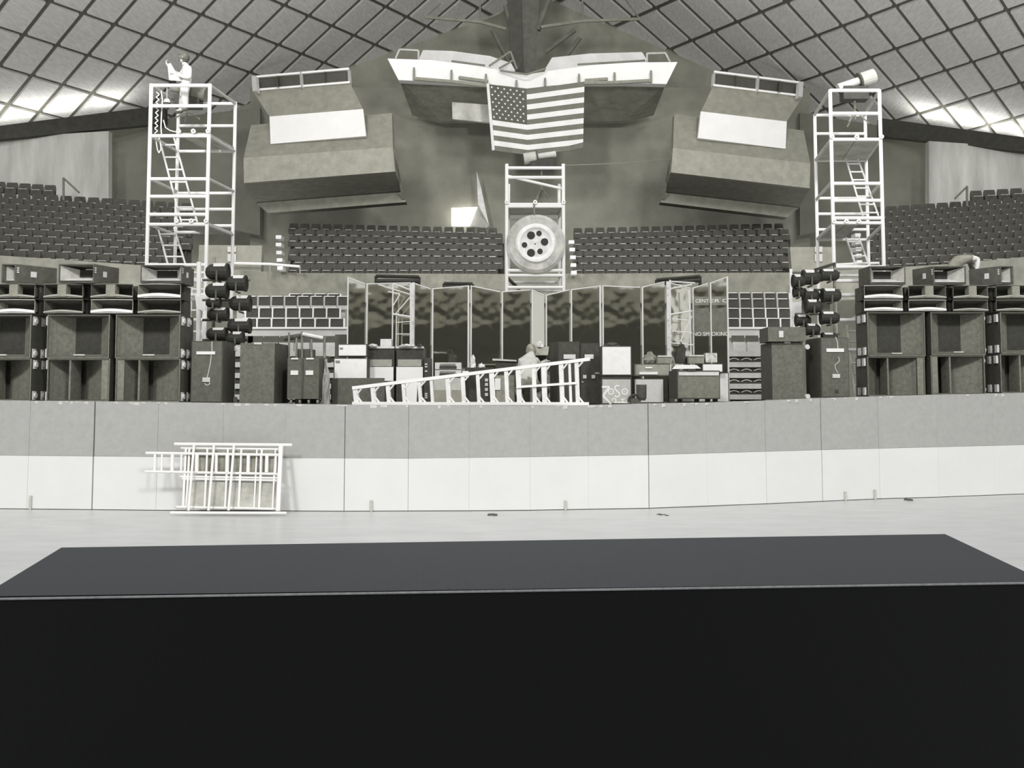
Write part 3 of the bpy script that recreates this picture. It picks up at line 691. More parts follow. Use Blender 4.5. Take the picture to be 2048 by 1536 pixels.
# ================================================================== SPEAKER BINS
def caster(parent, c, nx):
    ob('caster', MB().lathe(c, (nx, 0, 0), [(.005, 0), (.05, 0), (.05, .05), (.005, .05)], 12).box((c.x - .02, c.y - .06, c.z - .08), (c.x + .02, c.y + .06, c.z + .08)), mat(225, .5, .05, 6, key='caster'), parent)
def bin_box(label, x0, y0, x1, y1, Y, depth, kind, zb=None, cast=0, gridside=0):
    ym = (y0 + y1) / 2
    X0, X1 = P(x0, ym, Y).x, P(x1, ym, Y).x
    Zt = P((x0 + x1) / 2, y0, Y).z; Zb = P((x0 + x1) / 2, y1, Y).z if zb is None else zb
    t = thing('bass_bin', ((X0 + X1) / 2, Y + depth / 2, Zb), label, 'speaker', 'folded horn bass bins')
    th = .028; Yk = Y + depth
    sh = MB(); sh.box((X0, Y, Zb), (X0 + th, Yk, Zt)); sh.box((X1 - th, Y, Zb), (X1, Yk, Zt))
    sh.box((X0 + th, Y, Zt - th), (X1 - th, Yk, Zt)); sh.box((X0 + th, Y, Zb), (X1 - th, Yk, Zb + th)); sh.box((X0 + th, Yk - th, Zb + th), (X1 - th, Yk, Zt - th))
    ob('shell', sh, DARK2, t)
    ed = MB(); e = .012
    ed.box((X0 + .002, Y - .006, Zb), (X0 + .002 + e, Y + .002, Zt)); ed.box((X1 - e - .002, Y - .006, Zb), (X1 - .002, Y + .002, Zt)); ed.box((X0, Y - .006, Zb), (X1, Y + .002, Zb + e))
    ob('edge_trim', ed, mat(132, .5, .15, 10, key='edge'), t)
    W, H = X1 - X0, Zt - Zb
    FL = mat(128, .8, .12, 12, key='flare')
    def flare(xa, xb, ya, yb_):    # vertical curved side panel from the mouth edge in to the throat
        n = 5; m_ = MB()
        pts = []
        for k in range(n + 1):
            u = k / n; pts.append((lerp(xa, xb, u ** 1.4), lerp(ya, yb_, u)))
        for (xa_, ya_), (xb_, yb2) in zip(pts, pts[1:]):
            q = [(xa_, ya_, Zb + th), (xb_, yb2, Zb + th), (xb_, yb2, Zt - th), (xa_, ya_, Zt - th)]
            m_.hexa([Vector(p) for p in q] + [Vector(p) + Vector((0, .02, 0)) for p in q])
        return m_
    if kind == 'horn':
        ob('side_flare', flare(X0 + th, X0 + W * .30, Y + .01, Y + depth * .62), FL, t)
        ob('side_flare', flare(X1 - th, X1 - W * .30, Y + .01, Y + depth * .62), FL, t)
        ob('throat', MB().box((X0 + W * .29, Y + depth * .60, Zb + th), (X1 - W * .29, Y + depth * .66, Zt - th)), BLACK, t)
        ob('floor_flare', MB().add([(X0 + th, Y, Zb + th), (X1 - th, Y, Zb + th), (X1 - W * .28, Y + depth * .6, Zb + .09), (X0 + W * .28, Y + depth * .6, Zb + .09)], [(0, 1, 2, 3)]), mat(120, .7, .1, 10, key='floor_flare'), t)
        ob('handle', MB().box((X0 + W * .42, Y + .02, Zb + .05), (X0 + W * .60, Y + .06, Zb + .075)), mat(190, .4, .1, 8), t)
    else:
        cxl = {1: .36, 2: .36, 0: .5, 3: .58}[gridside]
        cx_ = X0 + W * (cxl if gridside in (1, 2) else .62) if gridside != 3 else X0 + W * .56
        ob('centre_divider', MB().box((cx_ - .016, Y + .01, Zb + th), (cx_ + .016, Y + depth * .6, Zt - th)), mat(120, .6, .15, 12, key='edge'), t)
        # one flat port cover beside the wall, one curved reflector
        if gridside in (1, 3): ob('port_cover', MB().box((X1 - W * .13, Y + .005, Zb + th), (X1 - th, Y + .04, Zt - th)), mat(128, .8, .1, 14, key='cover'), t); ob('reflector', flare(X0 + th, cx_ - .05, Y + .05, Y + depth * .8), FL, t)
        else: ob('port_cover', MB().box((X0 + th, Y + .005, Zb + th), (X0 + W * .13, Y + .04, Zt - th)), mat(128, .8, .1, 14, key='cover'), t); ob('reflector', flare(X0 + W * .13, cx_ - .05, Y + .05, Y + depth * .8), FL, t)
        ob('reflector', flare(X1 - th - (W * .11 if gridside in (1, 3) else 0), cx_ + .05, Y + .05, Y + depth * .8), FL, t)
    if cast:
        xs_ = X0 - .03 if cast < 0 else X1
        for z in (Zb + H * .12, Zb + H * .86):
            for yy in (Y + .12, Y + depth * .6): caster(t, Vector((xs_, yy, z)), 1)
    return t
YL, YR = 18.2, 20.95
zsl = lambda x: stage_z(x)
for nm, x0, x1, Y, cl, cu, gs in (('outermost', -62, 62, YL, 1, 1, 2), ('middle', 94, 219, YL, -1, -1, 1), ('innermost', 231, 360, YL, 1, 1, 2)):
    zb_ = zsl((x0 + x1) / 2)
    bin_box('lower bass bin of the %s stack in the left speaker wall' % nm, x0, 717, x1, 803, Y, .75, 'w', zb_, cl, gs)
    bin_box('upper horn bass bin of the %s stack in the left speaker wall' % nm, x0, 629, x1, 716.5, Y, .75, 'horn', None, cu)
for nm, x0, x1, Y, cl, gs in (('innermost', 1735, 1850, YR, -1, 1), ('middle', 1862, 1970, YR, 1, 2), ('outermost', 2001, 2112, YR, -1, 1)):
    zb_ = zsl((x0 + x1) / 2)
    yk = 713 - (x0 - 1735) * .02
    bin_box('lower bass bin of the %s stack in the right speaker wall' % nm, x0, yk, x1, 790, Y, .7, 'w', zb_, cl, gs)
    bin_box('upper horn bass bin of the %s stack in the right speaker wall' % nm, x0, 624, x1, yk - .6, Y, .7, 'horn', None, cl)
# ---- wide radial horns stacked on the bins
def radial_horn(label, x0, y0, x1, y1, Y, bright=True, block=False):
    ym = (y0 + y1) / 2
    X0, X1 = P(x0, ym, Y).x, P(x1, ym, Y).x; Zt = P((x0 + x1) / 2, y0, Y).z; Zb = P((x0 + x1) / 2, y1, Y).z
    t = thing('radial_horn', ((X0 + X1) / 2, Y + .2, Zb), label, 'horn speaker', 'wide horns on the speaker walls')
    H, W = Zt - Zb, X1 - X0
    n = 8; bow = .07
    def arc(z, s_=1.0, yo=0.0): return [Vector((lerp(X0 + W * (1 - s_) / 2, X1 - W * (1 - s_) / 2, k / n), Y + yo - bow * math.sin(math.pi * k / n), z)) for k in range(n + 1)]
    def sheet(a, b, th=.012):
        m_ = MB()
        for k in range(n):
            q = [a[k], a[k + 1], b[k + 1], b[k]]; m_.hexa(q + [p - Vector((0, 0, th)) for p in q])
        return m_
    lipm = mat(238 if bright else 150, .28, .06, 5, metal=.0, spec=.6, key='lip')  # pale tone paints in the highlight along the horn lip
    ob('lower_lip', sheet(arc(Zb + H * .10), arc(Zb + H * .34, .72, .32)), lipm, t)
    ob('upper_lip', sheet(arc(Zt - H * .04), arc(Zt - H * .30, .72, .32)), DARK, t)
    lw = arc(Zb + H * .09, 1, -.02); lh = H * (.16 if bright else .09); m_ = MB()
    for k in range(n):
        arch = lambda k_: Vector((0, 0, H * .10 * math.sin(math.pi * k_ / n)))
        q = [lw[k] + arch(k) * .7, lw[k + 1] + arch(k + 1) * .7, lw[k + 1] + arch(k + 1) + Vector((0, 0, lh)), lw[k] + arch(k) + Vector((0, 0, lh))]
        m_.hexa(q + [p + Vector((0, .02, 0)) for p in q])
    ob('lip_highlight', m_, mat(250 if bright else 176, .3, .05, 5, spec=.6, key='lip'), t)  # bowed white strip added as a painted highlight on the lip
    ob('upper_rim', MB().path(arc(Zt - H * .06, 1, -.01), .008), mat(200 if bright else 120, .4, .1, 5), t)
    for s_ in (0, 1):
        xa = X0 if s_ == 0 else X1; xb = X0 + W * .14 if s_ == 0 else X1 - W * .14; k = .012 if s_ == 0 else -.012
        q = [Vector((xa, Y, Zb + H * .08)), Vector((xb, Y + .32, Zb + H * .3)), Vector((xb, Y + .32, Zt - H * .3)), Vector((xa, Y, Zt - H * .04))]
        ob('cheek', MB().hexa(q + [p + Vector((k, 0, 0)) for p in q]), mat(150 if bright else 95, .5, .2, 8, key='cheek'), t)
    ob('throat', MB().box((X0 + W * .12, Y + .26, Zb + H * .2), (X1 - W * .12, Y + .45, Zt - H * .2)), BLACK, t)
    ob('driver_case', MB().box((X0 + W * .06, Y + .34, Zb), (X1 - W * .06, Y + .7, Zt - .01)), DARK2, t)
    ob('cradle', MB().box((X0 + W * .03, Y + .02, Zb), (X1 - W * .03, Y + .34, Zb + H * .07)), DARK2, t)
    if block:
        ob('centre_block', MB().box((X0 + W * .40, Y - bow - .02, Zb + H * .12), (X0 + W * .62, Y + .1, Zt - H * .1)), mat(146, .8, .1, 10, key='cover'), t)
    return t
for nm, xs_, Yh, blk in (('outermost', (-8, 70), YL + .05, True), ('second', (88, 166), YL + .05, True), ('third', (182, 266), YL + .05, True), ('innermost', (276, 362), YL + .05, False)):
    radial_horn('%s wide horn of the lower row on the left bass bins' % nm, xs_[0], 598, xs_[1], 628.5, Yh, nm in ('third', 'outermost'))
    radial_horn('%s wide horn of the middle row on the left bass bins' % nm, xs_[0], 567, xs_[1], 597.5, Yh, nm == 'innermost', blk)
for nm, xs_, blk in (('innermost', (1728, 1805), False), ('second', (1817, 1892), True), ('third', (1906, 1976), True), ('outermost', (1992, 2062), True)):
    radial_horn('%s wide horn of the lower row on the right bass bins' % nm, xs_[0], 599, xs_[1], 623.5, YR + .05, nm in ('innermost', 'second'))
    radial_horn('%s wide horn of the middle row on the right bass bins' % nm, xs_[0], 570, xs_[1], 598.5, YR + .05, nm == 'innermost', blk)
# ---- boxed horns on top, turned to either side
def horn_cabinet(label, fx0, fx1, sx_, y0, y1, Y, depth=.6, plate=True, front=True):
    """front face between fx0..fx1, visible flank runs to sx_"""
    ym = (y0 + y1) / 2
    A = P(fx0, ym, Y); B = P(fx1, ym, Y); flank_right = sx_ > fx1
    Cc = P(sx_, ym, Y + depth)
    if flank_right: D = A + (Cc - B); plan = [(A.x, A.y), (B.x, B.y), (Cc.x, Cc.y), (D.x, D.y)]
    else: D = B + (Cc - A); plan = [(A.x, A.y), (B.x, B.y), (D.x, D.y), (Cc.x, Cc.y)]
    Zt, Zb = P((fx0 + fx1) / 2, y0, Y).z, P((fx0 + fx1) / 2, y1, Y).z
    t = thing('horn_cabinet', ((A.x + B.x) / 2, Y + depth / 2, Zb), label, 'horn speaker', 'boxed horns on top of the speaker walls')
    H, W = Zt - Zb, B.x - A.x; th = .02
    back_ = Vector((Cc.x - (B.x if flank_right else A.x), depth, 0))
    sh = MB()
    def col(xa, xb, za, zb_):
        q = [Vector((xa, Y, za)), Vector((xb, Y, za)), Vector((xb, Y, zb_)), Vector((xa, Y, zb_))]
        sh.hexa(q + [p + back_ for p in q])
    col(A.x, A.x + th, Zb, Zt); col(B.x - th, B.x, Zb, Zt); col(A.x + th, B.x - th, Zt - th, Zt); col(A.x + th, B.x - th, Zb, Zb + th)
    ob('box', sh, mat(84, .8, .12, 8, key='box'), t)
    bk_ = back_ * .5
    q0 = [Vector((A.x + th, Y + .01, Zb + H * .12)), Vector((B.x - th, Y + .01, Zb + H * .12)), Vector((B.x - th, Y + .01, Zt - th)), Vector((A.x + th, Y + .01, Zt - th))]
    q1 = [Vector((A.x + W * .25, Y, Zb + H * .38)) + bk_, Vector((B.x - W * .25, Y, Zb + H * .38)) + bk_, Vector((B.x - W * .25, Y, Zt - H * .2)) + bk_, Vector((A.x + W * .25, Y, Zt - H * .2)) + bk_]
    ob('flare_side', MB().hexa([q0[0], q1[0], q1[3], q0[3]] + [p + Vector((-.01, .01, 0)) for p in (q0[0], q1[0], q1[3], q0[3])]), mat(196, .6, .1, 8, key='flare'), t)
    ob('flare_side', MB().hexa([q0[1], q1[1], q1[2], q0[2]] + [p + Vector((.01, .01, 0)) for p in (q0[1], q1[1], q1[2], q0[2])]), mat(196, .6, .1, 8, key='flare'), t)
    ob('flare_floor', MB().hexa([q0[0], q0[1], q1[1], q1[0]] + [p - Vector((0, 0, .01)) for p in (q0[0], q0[1], q1[1], q1[0])]), mat(240, .6, .08, 8, key='flare'), t)
    ob('throat', MB().add([p - back_ * .02 for p in q1], [(0, 1, 2, 3)]), INK, t)
    ob('front_sill', MB().box((A.x + th, Y - .005, Zb + th), (B.x - th, Y + .02, Zb + H * .13)), BLACK, t)
    if plate:
        s0 = (B if flank_right else A); dirv = Vector((Cc.x - s0.x, Cc.y - s0.y, 0)); L_ = dirv.length; dn_ = dirv.normalized()
        nr = Vector((dn_.y, -dn_.x, 0)); nr = nr if nr.y < 0 else -nr
        if flank_right and nr.x < 0: nr = -nr
        if not flank_right and nr.x > 0: nr = -nr
        def patch(u0, u1, v0, v1):
            q = [Vector((s0.x, s0.y, 0)) + dirv * u + Vector((0, 0, Zb + H * v)) + nr * .008 for u, v in ((u0, v0), (u1, v0), (u1, v1), (u0, v1))]
            return MB().hexa(q + [p - nr * .012 for p in q])
        ob('label_plate', patch(.36, .50, .38, .68), mat(228), t)
        for v in (.55, .66, .77): ob('rivet', patch(.03, .08, v, v + .06), mat(235), t)
    return t
ZT = YL - .02
horn_cabinet('boxed horn at the outer end of the left wall, turned away outward', 3, 31, 114, 528, 566, ZT)
horn_cabinet('boxed horn above the middle bin of the left wall, flank to the right', 117, 188, 238, 528, 566, ZT)
horn_cabinet('boxed horn above the innermost bin of the left wall, mouth forward', 281, 364, 388, 530, 566, ZT)
ZT = YR - .02
horn_cabinet('boxed horn above the innermost bin of the right wall, mouth forward', 1740, 1811, 1717, 532, 569, ZT, plate=False)
horn_cabinet('boxed horn above the middle bin of the right wall, flank to the left', 1867, 1932, 1825, 532, 569, ZT)
horn_cabinet('boxed horn at the outer end of the right wall, turned away outward', 2001, 2027, 1938, 532, 569, ZT)
# ================================================================== CABINETS ON THE STAGE
def cabinet(label, x0, y0, x1, Y, depth, side=None, y1=None, fv=CABF, bv=DARK2, inset=True, extras=(), name='speaker_cabinet', cat='speaker', legs=0, zbase=None, group=None, lift=0):
    xm = (x0 + x1) / 2
    Zt = P(xm, y0, Y).z; Zb = (stage_z(xm) if y1 is None else P(xm, y1, Y).z) if zbase is None else zbase
    ym = (y0 + (y1 or 803)) / 2
    A, B = P(x0, ym, Y), P(x1, ym, Y)
    if side is None: plan = [(A.x, Y), (B.x, Y), (B.x, Y + depth), (A.x, Y + depth)]
    elif side > x1: Cc = P(side, ym, Y + depth); plan = [(A.x, Y), (B.x, Y), (Cc.x, Cc.y), (A.x + Cc.x - B.x, Cc.y)]
    else: Cc = P(side, ym, Y + depth); plan = [(A.x, Y), (B.x, Y), (B.x + Cc.x - A.x, Cc.y), (Cc.x, Cc.y)]
    t = thing(name, ((A.x + B.x) / 2, Y + depth / 2, Zb), label, cat, group)
    bz = Zb + lift
    ob('body', MB().prism(plan, bz, Zt), bv, t)
    e = .018 if inset else 0
    ob('front_panel', MB().box((A.x + e, Y - .012, bz + e), (B.x - e, Y + .004, Zt - e)), fv, t)
    for nm, a, b, c, d, m_ in extras:
        p0, p1 = P(a, b, Y), P(c, d, Y)
        ob(nm, MB().box((p0.x, Y - .035, p1.z), (p1.x, Y - .008, p0.z)), m_, t)
    if lift:
        for u in (.08, .36, .64, .92):
            x = lerp(A.x, B.x, u)
            ob('caster', MB().lathe((x, Y + .06, Zb + lift * .5), (1, 0, 0), [(.004, 0), (lift * .5, 0), (lift * .5, .035), (.004, .035)], 10), mat(150), t)
    return t
HAN = mat(238, .4, .03, 5)
cab_l = cabinet('tall grey monitor cabinet with a white strip, beside the left bass bins', 382, 682, 445, 18.4, .75, 470, extras=(('label_strip', 394, 703, 431, 709, HAN), ('connector_plate', 406, 755, 421, 764, mat(205))))
cable('cable hanging down the front of the tall cabinet beside the left bins', [(424, 683), (424, 700), (421, 725), (417, 745), (414, 756), (420, 768), (414, 771), (409, 767)], 18.385, .01, 200)
cabinet('tall plain grey cabinet with a dark right flank, left stage', 480, 686, 549, 18.6, .8, 577, fv=CABF2, inset=False, extras=(('handle', 509, 685, 524, 689, mat(215)),))
cabinet('twin grey cabinet with two white handles, left of the white amplifiers', 575, 716, 638, 18.7, .6, None, fv=CABF, inset=False, lift=.09,
        extras=(('handle', 582, 741, 597, 750, HAN), ('handle', 612, 741, 627, 750, HAN), ('top_catch', 583, 716, 597, 719, HAN), ('top_catch', 613, 716, 628, 719, HAN), ('centre_seam', 604.5, 717, 606, 796, DARK)))
cab_r = cabinet('tall plain grey cabinet under a small box, right stage', 1544, 685, 1606, 19.9, .8, 1522, fv=CABF2, inset=False, extras=(('handle', 1568, 684, 1580, 687, mat(205)),))
cabinet('small grey box lying on the tall cabinet, right stage', 1536, 654, 1611, 19.8, .7, 1519, y1=683, fv=CABF2, inset=False, name='equipment_case', cat='case', extras=(('label_plate', 1557, 662, 1566, 675, mat(220)),))
cabinet('tall grey monitor cabinet with a white strip, beside the right bass bins', 1642, 675, 1698, 19.8, .8, 1612, extras=(('label_strip', 1652, 697, 1687, 704, HAN), ('connector_plate', 1664, 748, 1679, 756, mat(205)), ('jack_hole', 1670, 779, 1676, 785, BLACK)))
cable('cable hanging down the front of the tall cabinet beside the right bins', [(1671, 674), (1675, 685), (1676, 698)], 19.785, .011, 200)
cable('short cable dangling under the strip of the right monitor cabinet', [(1677, 714), (1679, 722), (1670, 730), (1671, 738), (1676, 746)], 19.785, .01, 190)
for x, y in ((473, 697), (470, 799)): ob('caster', MB().lathe(P(x, y, 19.15), (.3, -1, 0), [(.004, 0), (.055, 0), (.055, .05), (.004, .05)], 12), mat(226), cab_l)
for x, y in ((1612, 694), (1613, 793)): ob('caster', MB().lathe(P(x, y, 19.95), (.3, -1, 0), [(.004, 0), (.05, 0), (.05, .06), (.004, .06)], 12), mat(226), cab_r)
# white fronted amplifiers, left
YA = 19.6
cabinet('small white fronted amplifier head on top of the leftmost white speaker', 676, 688, 734, YA, .4, y1=713, fv=AMPW, name='amplifier_head', cat='amplifier', extras=(('badge', 680, 695, 686, 698, mat(150)),))
cabinet('large white fronted speaker under the leftmost amplifier head', 667, 716, 735, YA - .05, .5, y1=None, fv=AMPW, extras=(('badge', 672, 721, 680, 725, mat(150)),))
cabinet('dark grey flight case lying in front of the leftmost white speaker', 676, 756, 769, 18.7, .55, 662, fv=mat(86, .85, .1, 12, key='case'), inset=False, name='flight_case', cat='case')
for k, (x0, x1) in enumerate(((736, 788), (793, 847))):
    wh = ['left', 'right'][k]
    cabinet('%s of the two tall cabinets with black top and white lower front' % wh, x0, 694, x1, 19.9, .5, fv=BLACK, bv=DARK, extras=(('sloping_panel', x0 + 3, 719, x1 - 4, 733, mat(168, .8, .06, 10)), ('white_front', x0, 734, x1 - 1, 762 + k * 6, mat(247, .7, .01, 4)), ('top_rail', x0 - 1, 693, x1 + 1, 697, mat(215))))
ob('white_board', MB().slab([(809, 766), (835, 763), (833, 806), (811, 807)], 19.2, .04), WHITE, label='bright white board standing behind the white tapered frame', cat='board')
cabinet('pale box standing on the left tall cabinet', 761, 678, 783, 19.95, .25, y1=694, fv=mat(222), bv=mat(200), inset=False, name='pale_box', cat='box')
def cloth_lump(label, x0, y0, x1, y1, Y, v=225, seed=1, name='cloth', cat='cloth', th=.2):
    rnd = random.Random(seed); m_ = MB(); n, k = 12, 6
    cx_, cy_ = (x0 + x1) / 2, y1
    c = P(cx_, y1, Y); hw = P(x1, y1, Y).x - c.x; hh = P(cx_, y0, Y).z - c.z
    vs = []; fs = []
    for j in range(k + 1):
        ph = math.pi / 2 * j / k
        for i in range(n):
            a_ = 2 * math.pi * i / n; jit = 1 + rnd.uniform(-.22, .15)
            vs.append(c + Vector((hw * math.cos(ph) * math.cos(a_) * jit, th * math.cos(ph) * math.sin(a_) * jit, hh * math.sin(ph) * jit)))
    for j in range(k):
        for i in range(n): fs.append((j * n + i, j * n + (i + 1) % n, (j + 1) * n + (i + 1) % n, (j + 1) * n + i))
    fs.append(tuple(range(n))[::-1])
    m_.add(vs, fs)
    return ob(name, m_, mat(v, .9, .12, 8, key='cloth'), label=label, cat=cat)
cloth_lump('crumpled white towel on the left tall cabinet', 735, 688, 757, 694, 19.95, 215, 3)
cloth_lump('crumpled white towel and leads on the right tall cabinet', 797, 688, 832, 694, 19.95, 220, 4)
cloth_lump('dark bag on the right tall cabinet top', 834, 688, 846, 694, 19.95, 70, 5, 'bag', 'bag')
cloth_lump('pale canvas bundle between the twin grey cabinet and the white speaker', 641, 726, 660, 808, 19.15, 205, 6, 'canvas_bundle', 'canvas', .12)
# black rack of leads right of the white cabinets
cabinet('narrow black rack with small sockets beside the right tall cabinet', 848, 716, 861, 19.8, .4, fv=BLACK, inset=False, name='equipment_rack', cat='rack', extras=tuple(('socket', 850, y, 855, y + 3, mat(200)) for y in (727, 732, 741, 755, 786, 790, 794)))
# mixers
t = thing('mixer_desk', P(896, 752, 19.9), 'pair of small stacked mixers with rows of knobs on a pale speaker', 'mixer')
for y in (725, 740):
    u = ob('mixer_unit', MB().slab([(870, y), (922, y), (922, y + 13.5), (870, y + 13.5)], 19.9, .3), mat(215), t)
    ob('control_panel', MB().slab([(879, y + 7), (913, y + 7), (913, y + 12), (879, y + 12)], 19.88, .05), BLACK, u)
    for k in range(8): ob('knob', MB().slab([(880 + k * 4, y + 2), (882.5 + k * 4, y + 2), (882.5 + k * 4, y + 6), (880 + k * 4, y + 6)], 19.87, .04), mat(140), u)
cabinet('pale two tone speaker under the small mixers', 862, 754, 925, 19.95, .5, fv=mat(196, .8, .06, 8), bv=mat(150), extras=(('grey_band', 868, 780, 893, 803, mat(150)), ('grey_band', 898, 780, 922, 803, mat(150))))
cabinet('small white box left of the mirror post behind the tapered frame', 925, 742, 937, 19.9, .25, y1=752, fv=WHITE, bv=WHITE, inset=False, name='white_box', cat='box', zbase=P(930, 754, 19.9).z)
cabinet('low dark case with chalk marks behind the tapered frame', 930, 735, 988, 20.3, .5, fv=BLACK, inset=False, name='flight_case', cat='case', extras=tuple(('chalk_letter', 970, y, 976, y + 6, mat(215)) for y in (757, 766, 776, 786)))
cabinet('grey toolbox with a white front behind the tapered frame', 990, 750, 1030, 19.95, .4, fv=mat(150, .8, .14, 10), bv=mat(120), name='tool_box', cat='case', extras=(('white_label', 990, 757, 1001, 780, WHITE),))
# table with black skirt
t = thing('side_table', P(1018, 803, 20.6), 'small table with pale top and black skirt left of the crouching man', 'table')
ob('table_top', MB().slab([(985, 717), (1033, 720), (1033, 723), (985, 721)], 20.6, .4), mat(205), t)
ob('skirt', MB().slab([(991, 723), (1032, 723), (1032, 806), (991, 806)], 20.65, .35), BLACK, t)
cloth_lump('white towel hanging left of the black skirted table', 939, 711, 952, 736, 20.45, 230, 8)
cloth_lump('small white rag lying on the dark case behind the frame', 955, 727, 971, 736, 20.45, 232, 9)
# dark cabinets centre right
cabinet('left black cabinet of the pair right of the crouching man', 1116, 683, 1160, 20.2, .5, 1100, fv=mat(66, .8, .1, 10), bv=BLACK, extras=(('label_card', 1127, 709, 1151, 718, mat(225)),))
cabinet('right black cabinet of the pair beside the white symbol cabinet', 1161, 686, 1200, 20.2, .5, fv=mat(62, .8, .1, 10), bv=BLACK, extras=(('label_card', 1169, 709, 1187, 718, mat(230)), ('white_knob', 1166, 750, 1173, 757, mat(225)), ('white_knob', 1183, 750, 1190, 757, mat(225)), ('latch', 1163, 763, 1167, 765, mat(190)), ('latch', 1190, 745, 1199, 748, mat(190))))
t = thing('keyboard_case', P(1085, 712, 20.0), 'small grey tilted console on a stand right of the crouching man', 'console')
ob('panel', MB().slab([(1066, 696), (1098, 693), (1096, 710), (1064, 711)], [20.0, 20.0, 19.8, 19.8], .1), mat(160, .7, .12, 8), t)
ob('shelf', MB().slab([(1068, 711), (1098, 711), (1098, 717), (1068, 717)], 20, .3), BLACK, t)
ob('stand', MB().tube(P(1083, 716, 20.1), P(1083, 808, 20.1), .03), DARK, t)
cloth_lump('white towel over the grey console', 1072, 682, 1086, 695, 20.1, 235, 10)
# white cabinets right
YB2 = 19.4
cabinet('upper white speaker of the stack with the painted symbol', 1203, 692, 1263, YB2, .5, y1=751, fv=mat(242, .8, .03, 8, key='grille'), bv=mat(70), group=None)
zc_ = P(1233, 752, YB2).z
low = cabinet('lower pale speaker with white painted symbol letters', 1203, 757, 1263, YB2, .5, fv=mat(196, .8, .04, 8, key='grille'), bv=mat(70))
ob('dark_band', MB().slab([(1203, 751.5), (1263, 751.5), (1263, 757), (1203, 757)], YB2 + .03, .4), BLACK, low)
def paint(pts, wpx=4.5):
    m_ = MB(); r = wpx / F * YB2 / 2
    for a, b in zip(pts, pts[1:]):
        m_.tube(P(*a, YB2 - .016), P(*b, YB2 - .016), r, 6)
    for i, v in enumerate(m_.v): m_.v[i] = Vector((v.x, YB2 - .016 + (v.y - YB2 + .016) * .15, v.z))
    return m_
def circ(cx_, cy_, r, a0=0, a1=360, n=14): return [(cx_ + r * math.cos(math.radians(lerp(a0, a1, k / n))), cy_ + r * math.sin(math.radians(lerp(a0, a1, k / n)))) for k in range(n + 1)]
for pts, wd in (([(1204, 774), (1219, 774), (1206, 792), (1222, 808)], 4.5), (circ(1222, 783.5, 5.5), 3), ([(1239, 772)] + circ(1234, 776, 4.6, -60, -270, 10) + circ(1234, 789, 5.2, -90, 160, 10), 3.4), (circ(1249.5, 783.5, 5.5), 3), (circ(1222, 783.5, .8), 2), (circ(1249.5, 783.5, .8), 2),
                (circ(1228, 801, 4, -200, 90, 10) + [(1240, 805), (1257, 805)], 3), ([(1247, 805), (1244, 799)], 2.6), ([(1242, 799), (1250, 798)], 2.6)):
    ob('painted_symbol', paint(pts, wd), WHITE, low)
cabinet('grey amplifier head with a white strip right of the symbol cabinet', 1268, 728, 1340, 19.7, .4, y1=752, fv=mat(158, .7, .06, 8), bv=mat(110), name='amplifier_head', cat='amplifier', extras=(('white_strip', 1278, 744, 1315, 749, WHITE), ('name_plate', 1290, 734, 1304, 737, WHITE)))
cabinet('pale speaker under the grey amplifier head, black pot in front', 1268, 757, 1328, 19.7, .5, fv=mat(214, .8, .03, 8, key='grille'), bv=mat(62))
t = thing('black_drum', P(1283, 806, 19.0), 'black ribbed pot with a curved bracket before the pale speaker', 'drum')
ob('shell', MB().lathe(P(1283, 801, 19.0), (0, 0, 1), [(.004, 0), (.07, 0), (.095, .05), (.1, .3), (.004, .3)], 18), mat(70, .6, .15, 10), t)
ob('bracket', MB().path([P(1258, 805, 18.95), P(1258, 797, 18.95), P(1263, 792, 18.95), P(1272, 789, 18.95), P(1279, 796, 18.95)], .03), BLACK, t)
ob('foot', MB().slab([(1260, 797), (1279, 795), (1283, 806), (1262, 806)], 18.95, .12), mat(84), t)
cabinet('wide pale cabinet behind the grey bench, far right of the amplifiers', 1336, 745, 1458, 20.2, .4, fv=mat(226, .8, .03, 8), bv=mat(60))
ob('paper_sheet', MB().slab([(1344, 738), (1352, 729.5), (1393, 730), (1402, 737)], [19.3, 19.7, 19.7, 19.3], .03), WHITE, label='white paper sheet lying on the grey bench', cat='paper')
t = cabinet('grey cloth fronted combo amplifier on short legs before the pale cabinet', 1354, 741, 1440, 19.0, .45, 1338, y1=798, fv=mat(118, .9, .1, 14, key='cloth'), bv=mat(60), name='combo_amplifier', cat='amplifier', extras=(('control_strip', 1357, 744, 1437, 751, mat(212)), ('cloth_top', 1374, 738, 1391, 743, BLACK)))
for a_ in (1345, 1360, 1394, 1416, 1431): ob('leg', MB().slab([(a_ - 4, 797), (a_ + 5, 797), (a_ + 4, 806), (a_ - 4, 806)], 19.1, .1), BLACK, t)
cabinet('small white fronted amplifier with a device on its top, right', 1404, 727, 1446, 20.0, .3, y1=745, fv=WHITE, bv=BLACK, name='amplifier_head', cat='amplifier')
cabinet('pale cluttered device standing on the small white amplifier', 1411, 706, 1434, 20.05, .2, y1=725, fv=mat(200, .8, .25, 14), bv=mat(180), inset=False, name='tape_device', cat='device')
cabinet('open grey tray with oddments right of the mirror post', 1315, 713, 1344, 19.9, .3, y1=727, fv=mat(140, .8, .1, 8), bv=mat(150), inset=False, name='tray', cat='tray', extras=(('contents', 1315, 711, 1344, 714, mat(205)),))
cabinet('open grey tray with oddments left of the pale device', 1377, 712, 1408, 20.0, .3, y1=727, fv=mat(140, .8, .1, 8), bv=mat(150), inset=False, name='tray', cat='tray', extras=(('contents', 1378, 710, 1407, 713, mat(205)),))
cloth_lump('black cloth lump between the two grey trays', 1349, 688, 1374, 727, 20.3, 52, 12, 'black_bag', 'bag')
cloth_lump('grey canvas heap behind the left tray', 1284, 705, 1314, 727, 20.3, 140, 13, 'canvas_heap', 'canvas')
